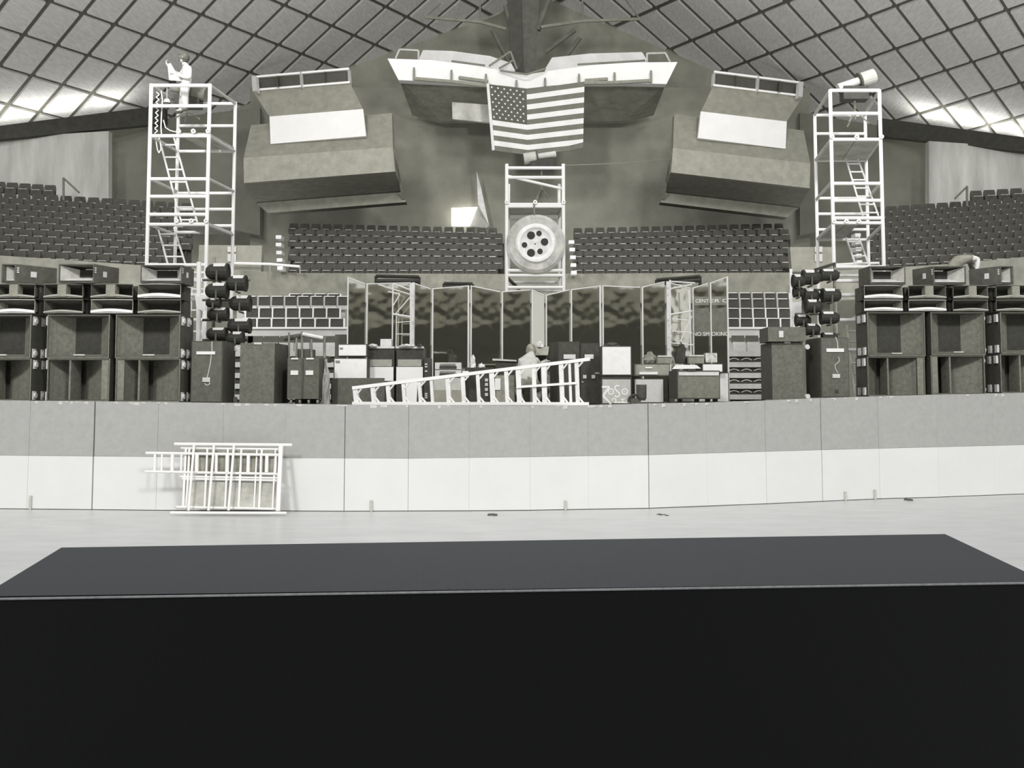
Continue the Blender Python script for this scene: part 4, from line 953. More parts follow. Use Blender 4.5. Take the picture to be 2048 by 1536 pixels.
cloth_lump('dark gloves and leads on the upper white speaker', 1207, 685, 1240, 692.5, 19.6, 70, 14, 'leads', 'leads')
# stands behind the twin cabinet
t = thing('stand_trolley', P(612, 716, 19.4), 'trolley of grey stand poles and a white tube behind the twin cabinet', 'trolley')
ob('crate', MB().slab([(591, 698), (623, 698), (623, 716), (591, 716)], 19.4, .4), mat(84), t)
ob('base', MB().slab([(582, 712), (655, 712), (655, 724), (582, 724)], 19.45, .4), mat(96), t)
ob('support', MB().slab([(590, 722), (634, 722), (634, 808), (590, 808)], 19.5, .3), mat(70), t)
for x, y0, w_ in ((578, 665, 2.2), (593, 676, 2.2), (604, 663, 2.4), (623, 678, 2.4), (649, 674, 2.8)):
    ob('pole', MB().tube(P(x, y0, 19.35), P(x, 716, 19.35), w_ / F * 19.4), mat(132, .7, .15, 8), t)
ob('white_tube', MB().tube(P(605, 668, 19.3), P(646, 676, 19.3), .035), mat(232), t)
ob('dark_tube', MB().tube(P(568, 677, 19.5), P(606, 671, 19.5), .05), mat(84), t)
ob('black_case', MB().slab([(670, 669), (692, 669), (692, 688), (670, 688)], 19.9, .3), mat(82), t) if False else None
cabinet('dark box on the bench row left of the first mirror panel', 670, 669, 692, 22.5, .3, y1=700, fv=mat(92), bv=DARK, inset=False, name='equipment_case', cat='case', zbase=stage_z(680))
# ================================================================== MIRROR SCREEN
MIR = mirror_mat()
mx = [(694, 554, 21.82), (732, 567, 21.90), (823, 565, 21.80), (863, 577, 21.88), (940, 571, 21.80), (1002, 583, 21.90), (1062, 579, 21.82), (1090, 590, 21.91), (1140, 579, 21.88), (1203, 571, 21.80), (1282, 574, 21.88), (1331, 563, 21.80), (1383, 576, 21.90), (1418, 566, 21.88), (1457, 553, 21.80)]
ordm = ordn + ['ninth', 'tenth', 'eleventh', 'twelfth', 'thirteenth', 'last']
mir_panels = []
for k, (a, b) in enumerate(zip(mx, mx[1:])):
    zb_ = stage_z((a[0] + b[0]) / 2)
    pa, pb = P(a[0], a[1], a[2]), P(b[0], b[1], b[2])
    t = thing('mirror_panel', ((pa.x + pb.x) / 2, (pa.y + pb.y) / 2, zb_), '%s tall mirror panel from the left in the folding screen' % ordm[k], 'mirror', 'tall mirror panels behind the amplifiers')
    d = (pb - pa); d.z = 0; d.normalize(); nr = Vector((d.y, -d.x, 0)); e = .02
    qa, qb = pa + d * e, pb - d * e
    q = [Vector((qa.x, qa.y, zb_ + .02)), Vector((qb.x, qb.y, zb_ + .02)), qb, qa]
    ob('mirror_sheet', MB().hexa(q + [p - nr * .02 for p in q]), MIR, t)
    pv = mat(222, .5, .04, 4, key='mirror_frame')
    wide = .055 if k in (2,) or k == 11 else .022
    ob('frame_post', MB().box((qa.x - .005, qa.y - .03, zb_), (qa.x + wide, qa.y + .01, pa.z)), pv, t)
    if k in (3, 8, 13): ob('frame_post', MB().box((qb.x - .03, qb.y - .03, zb_), (qb.x + .005, qb.y + .01, pb.z)), pv, t)
    ob('top_rail', MB().tube(qa - Vector((0, 0, .01)), qb - Vector((0, 0, .01)), .014), pv, t)
    mir_panels.append((t, pa, pb, nr))
# lettering showing on the last two mirror panels
def letters(txt, k, u0, u1, y, hpx):
    t, pa, pb, nr = mir_panels[k]
    cu = bpy.data.curves.new('letters', 'FONT'); cu.body = txt; cu.align_x = 'LEFT'; cu.size = 1
    tmp = bpy.data.objects.new('tmp', cu); C.objects.link(tmp)
    dg = bpy.context.evaluated_depsgraph_get(); me = bpy.data.meshes.new_from_object(tmp.evaluated_get(dg))
    bpy.data.objects.remove(tmp)
    vs = [v.co.copy() for v in me.vertices]; fs = [tuple(p.vertices) for p in me.polygons]
    xm = max(v.x for v in vs); xn = min(v.x for v in vs); yM = max(v.y for v in vs)
    A = lerp(pa, pb, u0); B = lerp(pa, pb, u1); ztop = P(1420, y, 21.85).z; h = hpx / F * 21.85
    m_ = MB().add([Vector((lerp(A.x, B.x, (v.x - xn) / (xm - xn)), lerp(A.y, B.y, (v.x - xn) / (xm - xn)), ztop - h + h * v.y / yM)) + nr * .012 for v in vs], fs)
    bpy.data.meshes.remove(me)
    ob('lettering', m_, mat(246, .8, .05, 8, key='letters'), t)
def panel_patch(k, u0, u1, ya, yb_, v, nm):
    t, pa, pb, nr = mir_panels[k]
    A = lerp(pa, pb, u0); B = lerp(pa, pb, u1); z1, z0 = P(1420, ya, 21.85).z, P(1420, yb_, 21.85).z
    q = [Vector((A.x, A.y, z0)) + nr * .004, Vector((B.x, B.y, z0)) + nr * .004, Vector((B.x, B.y, z1)) + nr * .004, Vector((A.x, A.y, z1)) + nr * .004]
    ob(nm, MB().hexa(q + [p + nr * .004 for p in q]), mat(v, .8, .12, 6, key='banner'), t)
panel_patch(12, .03, .97, 593, 610, 128, 'banner_strip'); panel_patch(13, .03, .95, 593, 610, 128, 'banner_strip')
panel_patch(12, .03, .97, 616, 672, 110, 'banner_cloth'); panel_patch(13, .03, .95, 616, 672, 110, 'banner_cloth')
letters('I CENT', 12, .06, .97, 598, 7); letters('ER C', 13, .06, .95, 598, 7)
letters('NO SM', 12, .06, .97, 664, 7.5); letters('OKING', 13, .10, .95, 664, 7.5)
# white bars set before the mirrors to imitate a scaffold reflection, dark rails behind them
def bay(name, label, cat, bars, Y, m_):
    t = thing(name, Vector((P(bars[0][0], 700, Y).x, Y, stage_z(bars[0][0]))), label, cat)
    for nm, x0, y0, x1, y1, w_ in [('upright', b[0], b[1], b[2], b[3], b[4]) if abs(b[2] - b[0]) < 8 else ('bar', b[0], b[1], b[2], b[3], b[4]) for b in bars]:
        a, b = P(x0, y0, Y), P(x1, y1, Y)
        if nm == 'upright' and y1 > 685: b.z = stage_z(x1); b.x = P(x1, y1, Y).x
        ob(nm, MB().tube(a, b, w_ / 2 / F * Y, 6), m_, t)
bay('scaffold_reflection', 'white bars standing in for a scaffold reflection, left mirrors', 'scaffold', [(786, 566, 784, 700, 3), (822, 566, 822, 700, 5), (793, 632, 791, 700, 2.5), (776, 583, 800, 588, 3), (800, 588, 786, 612, 2.5), (822, 592, 791, 628, 2.5), (786, 567, 822, 580, 3), (756, 569, 822, 589, 2.5), (786, 628, 822, 634, 4.5), (793, 645, 822, 643, 2.2), (793, 668, 822, 668, 2.2)], 21.55, mat(228, .5, .04, 4, key='pipe'))
bay('scaffold_reflection', 'white bars standing in for a scaffold reflection, right mirrors', 'scaffold', [(1378, 580, 1384, 700, 3), (1340, 560, 1340, 700, 4), (1340, 629, 1384, 622, 3.5), (1344, 638, 1380, 641, 2.4), (1344, 662, 1384, 666, 2.6), (1342, 686, 1386, 690, 3), (1360, 684, 1384, 632, 2.5), (1342, 577, 1384, 569, 3), (1340, 563, 1390, 566, 3)], 21.55, mat(228, .5, .04, 4, key='pipe'))
for pts, lab in (([(752, 552), (838, 554), (838, 562), (752, 562)], 'left'), ([(888, 567), (945, 568), (945, 574), (888, 574)], 'middle'), ([(1313, 560), (1400, 553), (1400, 560), (1313, 567)], 'right')):
    t = thing('dark_rack', Vector((P(pts[0][0] + 30, 600, 22.6).x, 22.6, stage_z(pts[0][0]))), 'dark equipment rail showing above the %s mirror panels' % lab, 'rail')
    ob('top_bar', MB().tube(P(*pts[0], 22.6), P(*pts[1], 22.6), .04), INK, t); ob('lower_bar', MB().tube(P(*pts[3], 22.6), P(*pts[2], 22.6), .05), BLACK, t)
    for q in (pts[0], pts[1]): a = P(*q, 22.6); ob('upright', MB().tube(a, Vector((a.x, 22.6, stage_z(q[0]))), .035), INK, t)
# ================================================================== FRAMES
def bars_px(name, label, cat, bars, Yf_, part_of=None):
    """bars: (part, x0,y0,x1,y1,width px); Yf_(y) gives the depth at photo row y"""
    ys = [b[4] for b in bars] + [b[2] for b in bars]
    yb_ = max(ys); xm = bars[0][1]
    t = thing(name, P((bars[0][1] + bars[0][3]) / 2, yb_, Yf_(yb_)), label, cat)
    for nm, x0, y0, x1, y1, w_ in bars:
        a, b = P(x0, y0, Yf_(y0)), P(x1, y1, Yf_(y1))
        ob(nm, MB().tube(a, b, w_ / 2 / F * Yf_(y0), 8), PIPE, t)
    return t
# tapered white ladder frame lying along the stage edge
YT = 17.95
tf = thing('tapered_frame', P(940, 808, YT), 'white tapered ladder frame lying on its edge along the stage front', 'frame')
def bar(nm, a, b, wpx, d=.1, Y=YT, m_=None):
    pa, pb = P(*a, Y), P(*b, Y); dr = (pb - pa).normalized(); n = Vector((-dr.z, 0, dr.x)) * (wpx / 2 / F * Y)
    q = [pa + n, pb + n, pb - n, pa - n]
    return ob(nm, MB().hexa(q + [p + Vector((0, d, 0)) for p in q]), m_ or WHITE, tf)
bar('top_chord', (704, 776), (1180, 718), 6.5, .14)
bar('bottom_chord', (704, 806.5), (1178, 807.5), 6, .2)
yt_ = lambda x: 776 - (x - 704) * 58 / 476 + 2
for x, w_ in ((711, 10), (746, 9), (776, 8), (807, 7), (839, 7), (863, 6), (896, 9), (926, 8), (956, 7), (984, 10), (1013, 8), (1037, 10), (1068, 8), (1088, 10), (1123, 9), (1140, 5), (1154, 8)):
    o = bar('post', (x - 1 + (w_ * .0), yt_(x)), (x + 2, 806), w_, .12, YT + .02, mat(236, .55, .05, 5, key='pipe'))
    if w_ > 6:
        bar('gusset', (x + w_ * .3, yt_(x) + 11), (x + 12, yt_(x + 12) + 1), 3.2, .05, YT + .01, mat(225, .55, .06, 5, key='pipe'))
        bar('foot_gusset', (x + w_ * .3 + 2, 795), (x + 13, 806), 3.6, .05, YT + .01)
bar('mid_rail', (1033, 774), (1153, 766), 4.5, .05, YT - .02)
# loose scaffold frames stacked against the boards
zfl = lambda lean, dy=0: (lambda y: 17.42 - lean * max(0, (y - 885)) / 140 - dy)
A = [('top_bar', 349, 888, 584, 890, 6), ('bottom_bar', 341, 1025.5, 573, 1026, 5.5), ('upright', 388, 890, 377, 1021, 5), ('upright', 428, 890, 417, 1021, 5), ('upright', 468, 890, 457, 1021, 5), ('upright', 562, 890, 556, 1022, 9)]
bars_px('scaffold_frame', 'front white scaffold frame leaning on the boards, longest top bar', 'scaffolding', A, zfl(.42, .06))
Bf = [('top_bar', 362, 896, 566, 898.5, 4.5), ('middle_bar', 360, 953, 556, 956, 4), ('lower_bar', 364, 957.5, 556, 961, 4), ('bottom_bar', 353, 1014, 555, 1018, 5)]
Bf += [('upright', x, 897, x - 6, 1016, w_) for x, w_ in ((372, 5), (379, 5), (415, 4.5), (456, 4.5), (483, 5), (514, 3.5), (524, 5), (551, 3.5))]
bars_px('scaffold_frame', 'middle white scaffold frame leaning on the boards between two others', 'scaffolding', Bf, zfl(.30))
Cf = [('top_bar', 292, 906, 562, 910, 5.5), ('bottom_bar', 290, 943, 558, 948, 5)] + [('rung', x, 909, x - 1, 945, w_) for x, w_ in ((310, 5), (324, 4), (345, 7), (363, 4), (394, 8), (414, 4), (433, 6), (455, 8), (482, 4), (497, 7), (522, 4), (534, 7), (552, 4))]
bars_px('scaffold_frame', 'short ladder frame wedged sideways in the stack against the boards', 'scaffolding', Cf, lambda y: 17.36 - .2 * (y - 885) / 140)
ob('plank_sheet', MB().hexa([P(368, 962, 17.30), P(556, 966, 17.30), P(553, 1019, 17.12), P(366, 1019, 17.12)] + [p + Vector((0, .03, 0)) for p in (P(368, 962, 17.30), P(556, 966, 17.30), P(553, 1019, 17.12), P(366, 1019, 17.12))]), mat(182, .8, .14, 4, key='plank'), label='grey worn plank sheet behind the lower half of the stacked scaffold frames', cat='plank')
ob('plank_sheet', MB().hexa([P(372, 899, 17.40), P(558, 903, 17.40), P(556, 946, 17.37), P(370, 943, 17.37)] + [p + Vector((0, .02, 0)) for p in (P(372, 899, 17.40), P(558, 903, 17.40), P(556, 946, 17.37), P(370, 943, 17.37))]), mat(150, .8, .2, 5, key='plank'), label='dark worn plank sheet behind the upper half of the stacked scaffold frames', cat='plank')
# scraps on the floor
for k, (x, y, w_, h, lab) in enumerate(((984, 1031, 10, 4, 'small dark heap of scraps on the floor below the stage middle'), (1327, 1030, 9, 2, 'flat dark scrap on the floor right of the middle'), (1819, 1001, 5, 5, 'small dark scrap at the foot of the boards on the right'))):
    p = Pz(x, y, 0); m_ = MB(); rnd = random.Random(k)
    for j in range(5):
        c = p + Vector((rnd.uniform(-1, 1) * w_ / F * p.y, rnd.uniform(-.1, .1), 0)); s_ = .018 + rnd.random() * .02
        m_.lathe(c, (0, 0, 1), [(.003, 0), (s_ * 1.5, 0), (s_, s_ * .8 * h / 4), (.003, s_ * h / 4)], 6)
    ob('scrap', m_, mat(80), label=lab, cat='scrap')
for k, (x, y0, y1) in enumerate(((62, 991, 1018), (743, 1000, 1019), (1131, 1001, 1018), (1690, 983, 1000), (1749, 979, 998))):
    b = board(x); dy = .03
    ob('peg', MB().box((b[0] - .02, b[1] - .05, .005), (b[0] + .02, b[1] - .012, P(x, y0, b[1]).z)), mat(200, .8, .1, 9), label='%s small grey peg from the left standing at the foot of the boards' % ordn[k], cat='peg')
# ================================================================== STAGE LAMPS
def lamp_tree(label, pole_px, arms, Y, zb):
    x, y0 = pole_px
    t = thing('lamp_stand', Vector((P(x, 700, Y).x, Y, zb)), label, 'lamp stand')
    ob('pole', MB().tube(P(x, y0, Y), Vector((P(x, 700, Y).x, Y, zb)), .035), mat(150, .6, .2, 10), t)
    for ax0, ax1, ay in arms: ob('arm', MB().tube(P(ax0, ay, Y), P(ax1, ay, Y), .025), mat(110), t)
    ob('foot', MB().lathe(Vector((P(x, 700, Y).x, Y, zb)), (0, 0, 1), [(.004, 0), (.28, 0), (.28, .03), (.04, .06), (.004, .06)], 16), DARK, t)
    return t
def stage_lamp(label, x0, y0, x1, y1, Y, end=1, tilt=0.0):
    """barrel from x0 (rear) to x1 (mouth)"""
    cy_ = (y0 + y1) / 2; r = (y1 - y0) / 2 / F * Y
    a, b = P(x0, cy_, Y), P(x1, cy_ + tilt, Y)
    t = thing('stage_lamp', Vector(((a.x + b.x) / 2, Y, a.z - r)), label, 'stage lamp', 'black stage lamps')
    ob('barrel', MB().tube(lerp(a, b, .3), b, r, 14), INK, t, )
    ob('rear_cap', MB().lathe(lerp(a, b, .32), a - b, [(r, 0), (r * .92, r * .35), (r * .6, r * .75), (.004, r * .95)], 14), INK, t)
    ob('top_highlight', MB().box((lerp(a, b, .42).x if b.x > a.x else lerp(a, b, .95).x, Y - r * .75, a.z + r * .55), (lerp(a, b, .95).x if b.x > a.x else lerp(a, b, .42).x, Y + r * .6, a.z + r * 1.02)), mat(238, .5, .04, 6), t)  # white block paints in the highlight on top of the barrel
    ob('yoke', MB().path([lerp(a, b, .6) + Vector((0, -r * 1.05, 0)), lerp(a, b, .6) + Vector((0, -r * 1.05, -r * 1.2)), lerp(a, b, .6) + Vector((0, r, -r * 1.2))], .018), mat(90), t)
    ob('filter_frame', MB().lathe(b, a - b, [(r * .7, -.01), (r * 1.12, -.01), (r * 1.12, .03), (r * .7, .03), (r * .7, -.01)], 14), INK, t)
    return t
yl = 19.75
lamp_tree('grey lamp stand crowded with black lamps beside the left tower', (428, 514), ((405, 500, 560), (405, 500, 600), (405, 500, 640), (405, 495, 680)), yl, stage_z(428))
LL = [('uppermost', 411, 528, 456, 560), ('upper right', 452, 552, 492, 582), ('second left', 410, 567, 454, 597), ('right middle', 458, 592, 500, 622), ('third left', 412, 616, 455, 641), ('middle', 410, 597, 440, 615), ('right lower', 452, 638, 500, 666), ('lowest left', 410, 656, 452, 680), ('lowest right', 455, 664, 486, 690)]
for k, (nm, x0, y0, x1, y1) in enumerate(LL):
    stage_lamp('%s black stage lamp on the left lamp stand' % nm, x0, y0, x1, y1, yl - .25 - .12 * (k % 3))
yr = 21.05
lamp_tree('grey lamp stand crowded with black lamps beside the right tower', (1669, 526), ((1585, 1680, 545), (1585, 1680, 580), (1590, 1680, 628), (1600, 1680, 668)), yr, stage_z(1669))
RL = [('upper right', 1681, 539, 1642, 562), ('second right', 1683, 578, 1645, 604), ('third right', 1681, 624, 1642, 648), ('lowest right', 1678, 666, 1645, 684), ('upper middle', 1640, 541, 1606, 570), ('upper left', 1608, 550, 1586, 574), ('second middle', 1636, 578, 1608, 606), ('second left', 1606, 574, 1588, 594), ('middle', 1644, 600, 1612, 626), ('lower left', 1622, 630, 1592, 652), ('lower middle', 1640, 648, 1612, 670)]
for k, (nm, x0, y0, x1, y1) in enumerate(RL):
    stage_lamp('%s black stage lamp on the right lamp stand' % nm, x0, y0, x1, y1, yr - .28 - .12 * (k % 3))
ob('lamp_canopy', MB().slab([(1632, 536), (1671, 524), (1671, 529), (1632, 541)], yr - .1, .5), BLACK, label='black tilted flap over the lamps of the right stand', cat='flap')
ob('white_upright', MB().slab([(1579, 538), (1584, 538), (1586, 655), (1579, 655)], 22, .1), WHITE, label='white upright post left of the right lamp stand', cat='post') if False else None
t = thing('glow_post', Vector((P(1583, 700, 22).x, 22, stage_z(1583))), 'white post with a painted white card left of the right lamps', 'post')
ob('post', MB().tube(P(1582, 538, 22), Vector((P(1583, 700, 22).x, 22, stage_z(1583))), .035), PIPE, t)
ob('glow', MB().slab([(1586, 604), (1603, 603), (1603, 630), (1585, 634)], 21.95, .03), WHITE, t)  # white slab painted in for a bright glow behind the lamps
t = thing('glow_post', Vector((P(398, 700, 21).x, 21, stage_z(398))), 'white post with a painted white card left of the left lamps', 'post')
ob('post', MB().tube(P(398, 524, 21), Vector((P(398, 700, 21).x, 21, stage_z(398))), .05), PIPE, t)
ob('glow', MB().slab([(390, 590), (411, 592), (411, 621), (393, 619)], 20.95, .03), WHITE, t)  # same painted glow, left side
# ================================================================== PEOPLE
def tubes_hand(mb, wrist, d, up, s_=1.0, mi=0):
    d = d.normalized(); side = d.cross(up).normalized(); up = side.cross(d).normalized()
    c = wrist + d * .045 * s_
    q = lambda a, b, e: wrist + d * a * s_ + side * b * s_ + up * e * s_
    mb.hexa([q(0, -.028, -.014), q(0, .028, -.014), q(0, .028, .014), q(0, -.028, .014), q(.09, -.04, -.012), q(.09, .04, -.012), q(.09, .04, .012), q(.09, -.04, .012)], mi)
    for b_, L_ in ((-.03, .06), (-.01, .075), (.01, .07), (.03, .055)):
        p0 = q(.085, b_, 0); p1 = p0 + (d * .8 - up * .3) * L_ * .55 * s_; p2 = p1 + (d * .5 - up * .8) * L_ * .5 * s_
        mb.tube(p0, p1, .010 * s_, 6, .0095 * s_, mi); mb.tube(p1, p2, .0095 * s_, 6, .008 * s_, mi)
    p0 = q(.03, -.03, 0); p1 = p0 + (d * .6 - side * .7) * .045 * s_; p2 = p1 + (d * .9 - side * .1) * .035 * s_
    mb.tube(p0, p1, .012 * s_, 6, .011 * s_, mi); mb.tube(p1, p2, .011 * s_, 6, .009 * s_, mi)
def person(label, J, E, R, matf, mats, hands=(), head=None, hair=None, base=None, pelvis=0, extra=None):
    """J joints (world), E edges, R radii -> one continuous skinned body mesh"""
    t = thing('person', base, label, 'person')
    me = bpy.data.meshes.new('body_skeleton'); me.from_pydata([tuple(p) for p in J], E, [])
    o = bpy.data.objects.new('tmp_body', me); C.objects.link(o)
    sk = o.modifiers.new('skin', 'SKIN'); ss = o.modifiers.new('sub', 'SUBSURF'); ss.levels = 2; ss.render_levels = 2
    for i, r in enumerate(R):
        d = me.skin_vertices[0].data[i]; d.radius = (r, r) if not isinstance(r, tuple) else r; d.use_root = (i == pelvis)
    dg = bpy.context.evaluated_depsgraph_get(); m2 = bpy.data.meshes.new_from_object(o.evaluated_get(dg))
    bpy.data.objects.remove(o)
    mb = MB(); mb.v = [v.co.copy() for v in m2.vertices]; mb.f = [tuple(p.vertices) for p in m2.polygons]; mb.m = []
    for f in mb.f:
        c = sum((mb.v[i] for i in f), Vector()) / len(f); mb.m.append(matf(c))
    bpy.data.meshes.remove(m2)
    for wr, d, up in hands: tubes_hand(mb, wr, d, up, 1.05, 1)
    if head:
        c, face = head; face = face.normalized(); sd = face.cross(Vector((0, 0, 1))).normalized()
        k0 = len(mb.v); mb.sphere(c, (.082, .09, .115), 16, 12, 1)
        for i in range(k0, len(mb.v)):   # narrow the jaw
            v = mb.v[i]; h = (v.z - c.z) / .115
            if h < 0: mb.v[i] = c + Vector(((v.x - c.x) * (1 + .28 * h), (v.y - c.y) * (1 + .22 * h), v.z - c.z))
        nz = c + face * .085 - Vector((0, 0, .012))
        mb.add([nz + Vector((0, 0, .03)), nz - sd * .014 - Vector((0, 0, .014)), nz + sd * .014 - Vector((0, 0, .014)), nz + face * .022 - Vector((0, 0, .010))], [(0, 1, 3), (0, 3, 2), (1, 2, 3)], 1)
        for s_ in (-1, 1):
            mb.sphere(c + face * .074 + sd * .03 * s_ + Vector((0, 0, .012)), .011, 8, 6, 2)
            mb.sphere(c + sd * .085 * s_, (.012, .02, .03), 8, 6, 1)
        mb.sphere(c + face * .077 - Vector((0, 0, .052)), (.02, .012, .007), 8, 6, 2)
    b = ob('body', mb, mats, t, smooth=True)
    if hair:
        hc, hr, hv = hair; rnd = random.Random(3); hm = MB()
        hm.sphere(hc, hr, 16, 12)
        for i in range(len(hm.v)):
            hm.v[i] = hc + (hm.v[i] - hc) * (1 + rnd.uniform(-.07, .10))
        ob('hair', hm, mat(hv, .7, .25, 14, key='hair'), t, smooth=True)
    if extra: extra(t)
    return t
SKIN = mat(200, .6, .05, 8, key='skin'); TEE = mat(238, .9, .03, 8, key='shirt'); JEAN = mat(206, .9, .16, 7, key='denim'); SHOE = mat(90, .7, .1, 8, key='shoe')
# man on the left tower (faces left, arms in front)
Ym = 21.95
g_ = lambda x, y, dy=0: P(x, y, Ym + dy)
zf = zpl
J = [g_(372, 178), g_(373, 160), g_(374, 142), g_(370, 131), g_(367, 124),            # pelvis, waist, chest, neck base, neck
     g_(369, 181, -.09), g_(372, 222, -.10), g_(374, 258, -.08), g_(363, 265, -.1),      # near leg, toe
     g_(368, 181, .09), g_(362, 222, .12), g_(359, 257, .13), g_(349, 264, .13),         # far leg
     g_(378, 136, -.17), g_(379, 155, -.22), g_(362, 152, -.20), g_(350, 148, -.15),     # near arm
     g_(372, 136, .17), g_(360, 150, .2), g_(344, 142, .16), g_(336, 133, .12)]          # far arm raised
for k in (7, 11): J[k].z = zf + .09
for k in (8, 12): J[k].z = zf + .035
E = [(0, 1), (1, 2), (2, 3), (3, 4), (0, 5), (5, 6), (6, 7), (7, 8), (0, 9), (9, 10), (10, 11), (11, 12), (2, 13), (13, 14), (14, 15), (15, 16), (2, 17), (17, 18), (18, 19), (19, 20)]
R = [.125, .118, .14, .07, .05, .095, .068, .06, .035, .095, .068, .06, .035, .065, .052, .042, .03, .065, .052, .042, .03]
zw = J[1].z - .08; zsh = zf + .075
def mf(c):
    if c.z < zsh: return 3
    if c.z < zw: return 4
    if c.z > J[4].z - .015 : return 1
    if c.x < J[15].x + .03 : return 1
    return 0
def papers(t):
    pass
person('man in white shirt and pale jeans standing on the left scaffold tower', J, E, R, mf, [TEE, SKIN, DARK, SHOE, JEAN],
       hands=((J[16], Vector((-1, 0, -.1)), Vector((0, 0, 1))), (J[20], Vector((-.4, 0, 1)), Vector((-1, 0, 0)))), head=(g_(365, 116), Vector((-1, -.3, -.25))),
       hair=(g_(367.5, 114.5, .02), (.125, .125, .12), 92), base=Vector((g_(372, 178).x, Ym, zf)))
m_ = MB(); q = [P(335, 128, 21.8), P(341, 126, 21.8), P(362, 162, 21.75), P(338, 160, 21.75)]
m_.hexa(q + [p + Vector((0, .02, 0)) for p in q])
ob('papers', m_, mat(214, .9, .06, 6), label='bundle of pale papers held up by the man on the tower', cat='papers')
# man crouching behind the tapered frame, back to the camera
Yc = 19.3
g_ = lambda x, y, dy=0: P(x, y, Yc + dy)
zs_ = stage_z(1055)
J = [g_(1058, 762), g_(1057, 740, .05), g_(1057, 720, .16), g_(1062, 709, .24), g_(1066, 706, .30),
     g_(1046, 766), g_(1036, 780, .42), g_(1042, 799, .1), g_(1040, 806, .28),
     g_(1070, 766), g_(1080, 780, .42), g_(1074, 799, .1), g_(1076, 806, .28),
     g_(1042, 722, .14), g_(1040, 742, .2), g_(1046, 756, .42), g_(1050, 757, .52),
     g_(1072, 720, .18), g_(1079, 730, .3), g_(1088, 724, .5), g_(1092, 722, .58)]
for k in (7, 11): J[k].z = zs_ + .10
for k in (8, 12): J[k].z = zs_ + .04
R2 = [.15, .145, .16, .075, .055, .10, .078, .06, .038, .10, .078, .06, .038, .07, .052, .042, .03, .07, .052, .042, .03]
zw2 = J[0].z + .05
def mf2(c):
    if c.z < zs_ + .09: return 3
    if c.z < zw2 and c.y < Yc + .45: return 4
    if (c - J[16]).length < .16 or (c - J[20]).length < .2 or (c - J[4]).length < .05: return 1
    return 0
person('man in a pale shirt crouching with his back turned behind the tapered frame', J, E, R2, mf2, [mat(198, .9, .08, 8, key='shirt'), SKIN, DARK, SHOE, mat(132, .9, .18, 7, key='denim')],
       hands=((J[16], Vector((.3, 1, -.2)), Vector((0, 0, 1))), (J[20], Vector((.6, 1, 0)), Vector((0, 0, 1)))), head=(g_(1064, 700, .38), Vector((.2, 1, -.5))),
       hair=(g_(1062, 700, .35), (.10, .10, .12), 150), base=Vector((g_(1058, 760).x, Yc, zs_)))
# person bending behind the right speaker wall
Yp = 22.3
g_ = lambda x, y, dy=0: P(x, y, Yp + dy)
zs3 = stage_z(1930)
J = [g_(1906, 530), g_(1914, 518), g_(1930, 512), g_(1943, 523), g_(1947, 532),
     g_(1899, 545, -.1), g_(1897, 640, -.1), g_(1900, 760, -.1), g_(1908, 785, -.2),
     g_(1904, 545, .1), g_(1903, 640, .1), g_(1905, 760, .1), g_(1913, 785, .0),
     g_(1944, 516, -.14), g_(1957, 518, -.16), g_(1954, 536, -.2), g_(1951, 548, -.2),
     g_(1940, 522, .14), g_(1946, 545, .16), g_(1942, 560, .0), g_(1938, 570, -.1)]
for k in (7, 11): J[k].z = zs3 + .10
for k in (8, 12): J[k].z = zs3 + .04
R3 = [.165, .16, .165, .08, .06, .11, .08, .06, .04, .11, .08, .06, .04, .07, .055, .045, .032, .07, .055, .045, .032]
def mf3(c):
    if c.z < zs3 + .09: return 3
    if (c - J[14]).length < .14 or (c - J[15]).length < .16: return 0
    if (c - J[16]).length < .12 or (c - J[20]).length < .15: return 1
    return 4
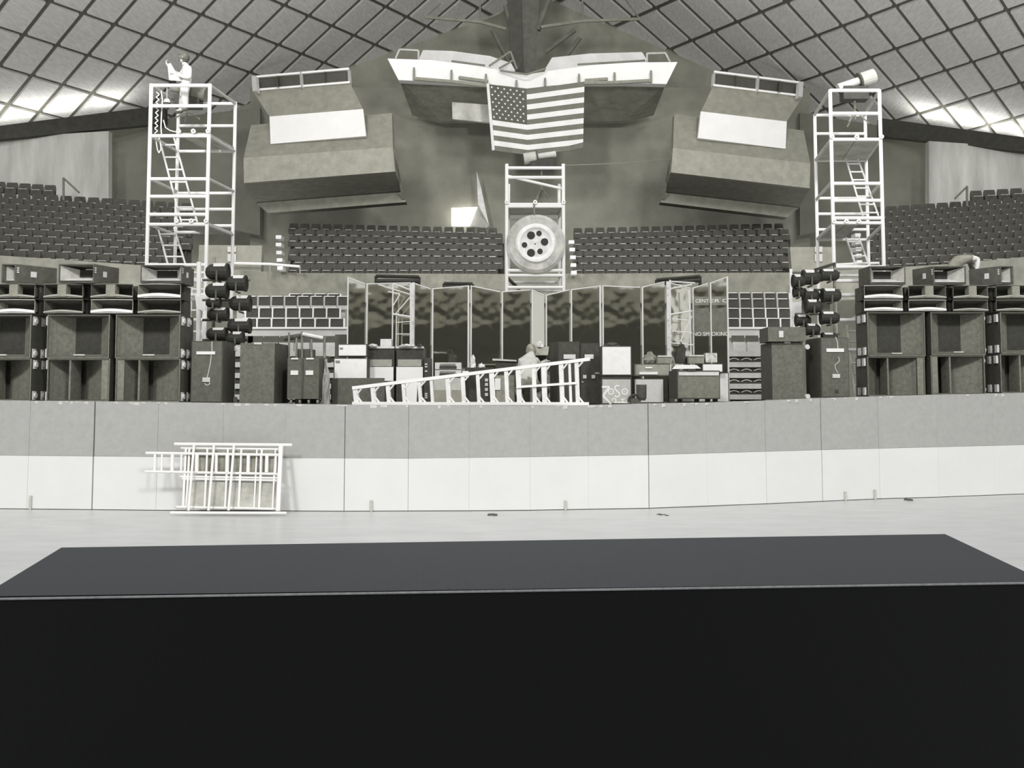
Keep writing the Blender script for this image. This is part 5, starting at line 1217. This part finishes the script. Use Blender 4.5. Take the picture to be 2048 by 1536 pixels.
person('person in grey denim bending over behind the right speaker wall', J, E, R3, mf3, [TEE, SKIN, DARK, SHOE, mat(150, .9, .12, 7, key='denim')],
       hands=((J[16], Vector((-.2, -.3, -1)), Vector((0, -1, 0))), (J[20], Vector((-.5, -.5, -1)), Vector((0, -1, 0)))), head=(g_(1948, 546, .05), Vector((.4, -.5, -1))),
       hair=(g_(1948, 545, .06), (.105, .105, .115), 80), base=Vector((g_(1903, 600).x, Yp, zs3)))
# ================================================================== BLACK PLATFORM IN THE FOREGROUND
zt_ = EYE - .92
FLp, FRp = Pz(-38, 1193, zt_), Pz(2092, 1163, zt_)
BLp, BRp = Pz(123, 1095, zt_), Pz(1890, 1068, zt_)
pf = thing('stage_platform', Vector((0, 6, 0)), 'wide low platform covered in black ribbed cloth in the foreground', 'platform')
CB = cloth_black()
up = Vector((0, 0, zt_))
plan = [FLp, FRp, BRp, BLp]
ob('top_cloth', MB().hexa([p - Vector((0, 0, .03)) for p in plan] + plan), CB, pf)
skirt = MB()
for a, b in zip(plan, plan[1:] + plan[:1]):
    a0, b0 = Vector((a.x, a.y, 0)), Vector((b.x, b.y, 0)); n_ = Vector((b.y - a.y, a.x - b.x, 0)).normalized() * .02
    q = [a0, b0, Vector((b.x, b.y, zt_ - .03)), Vector((a.x, a.y, zt_ - .03))]
    skirt.hexa(q + [p - n_ for p in q])
ob('skirt', skirt, CB, pf)
ob('edge_piping', MB().path([FLp - Vector((0, .004, .012)), FRp - Vector((0, .002, .006))], .006, 8), mat(100, .8, .12, 30, tint=(.97, .98, 1), key='piping'), pf)
# ================================================================== FAR END OF THE HALL (seen only in the mirrors)
fb = MB()
for k in range(12):
    fb.box((-30, -20 - k * .9, 0), (30, -19.1 - k * .9, 1.6 + k * .55))
ob('terrace_rear', fb, mat(92, .9, .1, 2, key='terrace'), kind='structure')
ob('wall_rear', MB().box((-32, -31.5, 0), (32, -31, 11.5)), mat(165, .9, .1, 1, key='wall'), kind='structure')
rr = MB(); sm_ = seat_mesh()
for k in range(12):
    for c in range(-48, 49):
        if c % 13 == 0: continue
        p = Vector((c * .58, -19.5 - k * .9, 1.6 + k * .55))
        rr.add([Vector((-v.x, -v.y, v.z)) + p for v in sm_.v], sm_.f); rr.m[-len(sm_.f):] = sm_.m
ob('seat_rows', rr, [SEATM, SEATE], label='rows of dark seats across the far end of the hall, reflected in the mirrors', cat='seats', kind='stuff')
